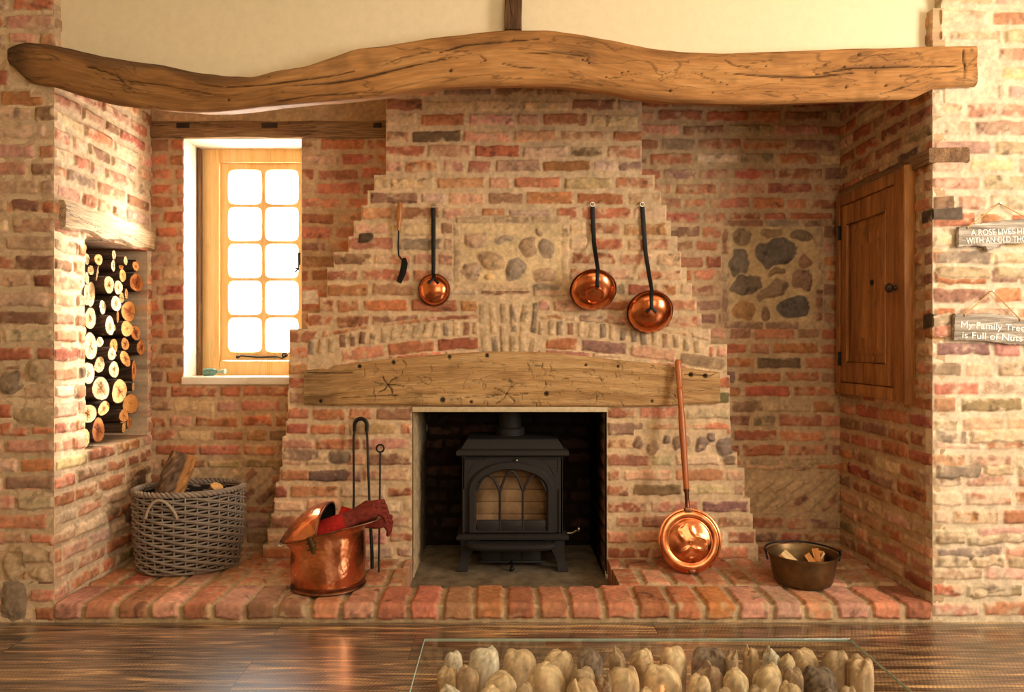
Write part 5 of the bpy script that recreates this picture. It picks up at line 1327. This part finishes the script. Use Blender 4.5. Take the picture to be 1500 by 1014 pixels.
def sign(label, outline, apex, ties, lines, seed, rot):
    Yf = -.030; th = .016; s = (Yf - CAMY) / FPX
    pts = [(PX(x, Yf), PZ(y, Yf)) for x, y in outline]
    # densify and roughen the sawn outline
    dn = []
    for i in range(len(pts)):
        a, b_ = pts[i], pts[(i + 1) % len(pts)]; L = math.hypot(b_[0] - a[0], b_[1] - a[1]); k = max(2, int(L / .006))
        for q_ in range(k): dn.append((a[0] + (b_[0] - a[0]) * q_ / k, a[1] + (b_[1] - a[1]) * q_ / k))
    rr = np.random.default_rng(seed); j = rr.normal(0, .0009, (len(dn), 2)); dn = [(p[0] + j[i, 0], p[1] + j[i, 1]) for i, p in enumerate(dn)]
    cxm = sum(p[0] for p in dn) / len(dn); czm = sum(p[1] for p in dn) / len(dn)
    sh = lambda g, y: [(cxm + (p[0] - cxm) * (1 - g * .4), y, czm + (p[1] - czm) * (1 - g * 2)) for p in dn]
    t = thing('hanging_sign', label, 'sign', (cxm, Yf + th, min(p[1] for p in dn)), 'wooden signs on the right pier')
    part('board', loft([sh(0, Yf + th), sh(0, Yf + .003), sh(.03, Yf)]), M_SIGN, t, ga=0, seed=seed, angle=35)
    ap = P(apex[0], apex[1], -.012); e = [Vector((PX(x, Yf), Yf - .002, PZ(y, Yf))) for x, y in ties]
    part('twine', J(tube([e[0] - Vector((0, 0, .008)), e[0], e[0].lerp(ap, .5) + Vector((0, .0, -.001)), ap, e[1].lerp(ap, .5), e[1], e[1] - Vector((0, 0, .008))], .0022, 7), ball(tuple(e[0]), .0045, 8), ball(tuple(e[1]), .0045, 8)), M_ROPE, t, 'jute hanging twine')
    for txt, x, y, wpx, hp in lines: lettering(txt, PX(x, Yf), PZ(y, Yf), wpx * s, hp * s, Yf, rot, t, None)
    solo('nail', tube([(ap.x, .006, ap.z - .002), (ap.x, -.022, ap.z - .001)], .003, 8), M_STEEL, 'small nail holding the ' + ('upper' if seed == 21 else 'lower') + ' wooden sign on the right pier', 'nail', (ap.x, -.01, ap.z - .003), 'nails holding the signs')
sign('upper weathered wooden sign with white words about a rose', [(1404, 333), (1420, 330), (1444, 326), (1468, 323), (1500, 320), (1522, 322), (1524, 348), (1500, 357), (1468, 357), (1456, 365), (1448, 369), (1443, 361), (1430, 359), (1404, 362)], (1464, 298), [(1417, 333), (1512, 324)],
     [('A ROSE LIVES HERE', 1422, 345, 92, 8.6), ('WITH AN OLD THORN', 1415, 357, 102, 9)], 21, .03)
sign('lower weathered wooden sign with white words about a family tree', [(1399, 459), (1420, 460), (1448, 459), (1475, 461), (1513, 468), (1512, 505), (1480, 505), (1450, 500), (1420, 499), (1397, 499)], (1453, 426), [(1413, 461), (1494, 468)],
     [('My Family Tree', 1407, 480, 94, 9.8), ('is Full of Nuts', 1409, 495, 88, 9.8)], 22, -.062)

# ================================================================== driftwood table with a glass top
TZ = .40; td = FPX * (CAMZ - TZ) / (936 - CY); ty = td + CAMY
tx0, tx1 = (622 - CX) * td / FPX, (1245 - CX) * td / FPX
tbl = thing('coffee_table', 'low coffee table of upright driftwood pieces under a clear glass top', 'table', ((tx0 + tx1) / 2, ty - .25, 0))
part('glass_top', box(tx0, tx1, ty - .46, ty, TZ - .007, TZ, .0015, 1), M_TABLEGLASS, tbl, 'clear rectangular glass top', smooth=False)
tone = dict(a=(216, 184, 144), b=(200, 168, 130), c=(176, 146, 114), d=(128, 108, 92), e=(208, 192, 168), f=(158, 128, 100))
DW = [(128, 50, 50, 'e', 0), (215, 36, 84, 'e', 0), (318, 40, 94, 'b', 0), (430, 44, 84, 'a', 1), (520, 43, 76, 'd', 0), (600, 48, 44, 'c', 2), (670, 42, 64, 'a', 0), (760, 34, 80, 'a', 0), (865, 33, 108, 'd', 0), (930, 55, 36, 'c', 2), (985, 42, 46, 'b', 2), (1042, 46, 44, 'e', 2), (1088, 60, 50, 'a', 0), (1138, 40, 74, 'b', 0), (1228, 46, 84, 'c', 1),
      (112, 94, 60, 'b', 0), (170, 92, 60, 'c', 0), (262, 110, 96, 'a', 0), (395, 84, 112, 'a', 1), (502, 96, 74, 'c', 0), (612, 92, 106, 'b', 0), (728, 84, 118, 'a', 1), (836, 116, 62, 'a', 0), (866, 90, 70, 'f', 2), (942, 100, 72, 'a', 1), (1032, 88, 98, 'a', 0), (1105, 96, 60, 'f', 0), (1178, 90, 100, 'd', 1), (1296, 66, 74, 'b', 2),
      (120, 150, 76, 'e', 0), (232, 152, 84, 'a', 0), (330, 140, 50, 'c', 0), (498, 134, 84, 'b', 2), (560, 128, 44, 'f', 2), (1005, 150, 70, 'c', 0), (1098, 138, 66, 'b', 0), (1195, 148, 60, 'd', 0), (680, 156, 60, 'b', 0), (905, 156, 56, 'f', 0), (1262, 150, 50, 'c', 1)]
M_EDGE = mat_plain('polished_glass_edge', S(176, 200, 186), .15, 0, .8, 30, .05, 0)
e_ = .0012
for nm, g in (('glass_edge', box(tx0, tx1, ty, ty + e_, TZ - .007, TZ, .0006, 1)), ('glass_edge', box(tx0 - e_, tx0, ty - .46, ty + e_, TZ - .007, TZ, .0006, 1)), ('glass_edge', box(tx1, tx1 + e_, ty - .46, ty + e_, TZ - .007, TZ, .0006, 1))):
    part(nm, g, M_EDGE, tbl, 'polished pale green edge of the glass')
placed = []
for i, (x, yt_, wd_, tn, kind) in enumerate(DW):
    px_, py_ = 600 + x / 1.974, 930 + yt_ / 1.974; rr = np.random.default_rng(3000 + i)
    row = 0 if i < 15 else (1 if i < 29 else 2)
    zt_ = [.372, .374, .376][row] + rr.uniform(-.006, .006)
    dep = FPX * (CAMZ - zt_) / (py_ - CY); r0 = wd_ / 1.974 / 2 * dep / FPX
    Xc, Yc = (px_ - CX) * dep / FPX, dep + CAMY - r0 * .25
    placed.append([Xc, Yc, r0, zt_, tn, kind, i])
for it in range(8):
    for a in placed:
        for b_ in placed:
            if a is b_: continue
            dx, dy = a[0] - b_[0], a[1] - b_[1]; d = math.hypot(dx, dy) + 1e-6; o = (a[2] + b_[2]) * .94 - d
            if o > 0: a[1] += dy / d * o * .25; b_[1] -= dy / d * o * .25; a[2] *= .985; b_[2] *= .985
for Xc, Yc, r0, zt_, tn, kind, i in placed:
    rr = np.random.default_rng(4000 + i); n = 30; lo, C = [], []
    lean_ = rr.normal(0, .012, 2); col = np.array(tone[tn], float)
    cap = min(.9 * r0, .05) * (1.25 if kind != 2 else 1.0)
    zs = [0, .05, .12, .2, .27, zt_ - cap * 1.5] + [zt_ - cap * (1 - math.sin(PI / 2 * k / 7)) for k in range(8)]
    an = np.linspace(0, 2 * PI, n, endpoint=False)
    lob = 1 + .06 * np.sin(2 * an + rr.uniform(0, 6)) + .03 * np.sin(3 * an + rr.uniform(0, 6)) + (.07 * np.sin(7 * an + rr.uniform(0, 6)) if kind == 2 else .008 * np.sin(6 * an + rr.uniform(0, 6)))
    rg_ = rr.normal(0, 1, (len(zs), n))
    for zi, z in enumerate(zs):
        if zi < 6: f = .82 + .18 * (zi / 5.) ; dz = 0
        else: f = max(.02, math.cos(PI / 2 * (zi - 6) / 7) ** .6)
        ring = []
        for k in range(n):
            groove = .03 * math.sin(an[k] * 13 + zi * .35 + i) if kind == 1 else 0
            rad_ = r0 * f * lob[k] * (1 + .010 * rg_[zi, k] + groove)
            dz = (.006 * math.sin(2 * an[k] + i) + .0015 * rg_[zi, k] + (.003 * math.sin(5 * an[k] + i) if kind == 2 else 0)) * f * (1 - f) * 4 * (1.5 if kind == 2 else .8) if zi >= 6 else 0
            zz_ = min(z + dz, TZ - .0095)
            off_ = r0 * (1 - f) * .35 * math.sin(i * 2.3) if zi >= 6 else 0
            ring.append((Xc + off_ + rad_ * math.cos(an[k]) + lean_[0] * (zt_ - z), Yc + rad_ * math.sin(an[k]) * .9 + lean_[1] * (zt_ - z), max(0.0, zz_)))
            g_ = 1 + .05 * math.sin(an[k] * 9 + i) + .07 * rr.normal() + .07 * math.sin(z * 60 + an[k] * 4 + i)
            if tn == 'd' and rr.random() < .2: g_ *= .6
            C.append(col * g_)
        lo.append(ring)
    part('driftwood_piece', loft(lo), M_STONE, tbl, None, col=lin(np.clip(np.array(C), 5, 250)), angle=0)
# ================================================================== camera, light, world
cam = bpy.data.cameras.new('camera'); cam.sensor_width = 36; cam.lens = 36 * FPX / 1500
cam.shift_x = (750 - CX) / 1500; cam.shift_y = -(507 - CY) / 1500; cam.clip_start = .02
co = bpy.data.objects.new('camera', cam); COL.objects.link(co); co.location = (0, CAMY, CAMZ); co.rotation_euler = (PI / 2, 0, 0)
bpy.context.scene.camera = co
wd = bpy.data.worlds.new('overcast_sky'); bpy.context.scene.world = wd; wd.use_nodes = True
bg = wd.node_tree.nodes['Background']; bg.inputs[0].default_value = (1, .975, .94, 1); bg.inputs[1].default_value = 34.
def area(name, loc, direction, sx, sy, power, col):
    l = bpy.data.lights.new(name, 'AREA'); l.shape = 'RECTANGLE'; l.size = sx; l.size_y = sy; l.energy = power; l.color = col
    o = bpy.data.objects.new(name, l); COL.objects.link(o); o.location = loc
    o.rotation_euler = Vector(direction).to_track_quat('-Z', 'Y').to_euler(); return o
area('window_light_right', (3.3, -1.75, 1.75), (-1, .45, -.1), 1.2, 1.5, 128, (1, .92, .81))
area('room_fill_rear', (1.5, -4.6, 2.0), (-.25, 1, -.16), 2.4, 1.8, 46, (1, .87, .70))  # added fill behind the camera, no lamp known there
area('ceiling_fill', (.3, -1.6, 2.95), (0, .25, -1), 1.6, 1.2, 10, (1, .82, .62))  # added overhead fill, stands for no known fitting
sl = bpy.data.lights.new('low_sun', 'SUN'); sl.energy = 17; sl.angle = math.radians(9); sl.color = (1, .9, .76)
so = bpy.data.objects.new('low_sun', sl); COL.objects.link(so); so.location = (1, 4, 4)
so.rotation_euler = Vector((-.56, -.86, -.42)).to_track_quat('-Z', 'Y').to_euler()
sc = bpy.context.scene
sc.view_settings.view_transform = 'Standard'; sc.view_settings.look = 'None'; sc.view_settings.exposure = .1; sc.view_settings.gamma = 1
sc.cycles.use_denoising = True
sc.cycles.max_bounces = 8; sc.cycles.diffuse_bounces = 4; sc.cycles.transparent_max_bounces = 12; sc.cycles.sample_clamp_indirect = 8
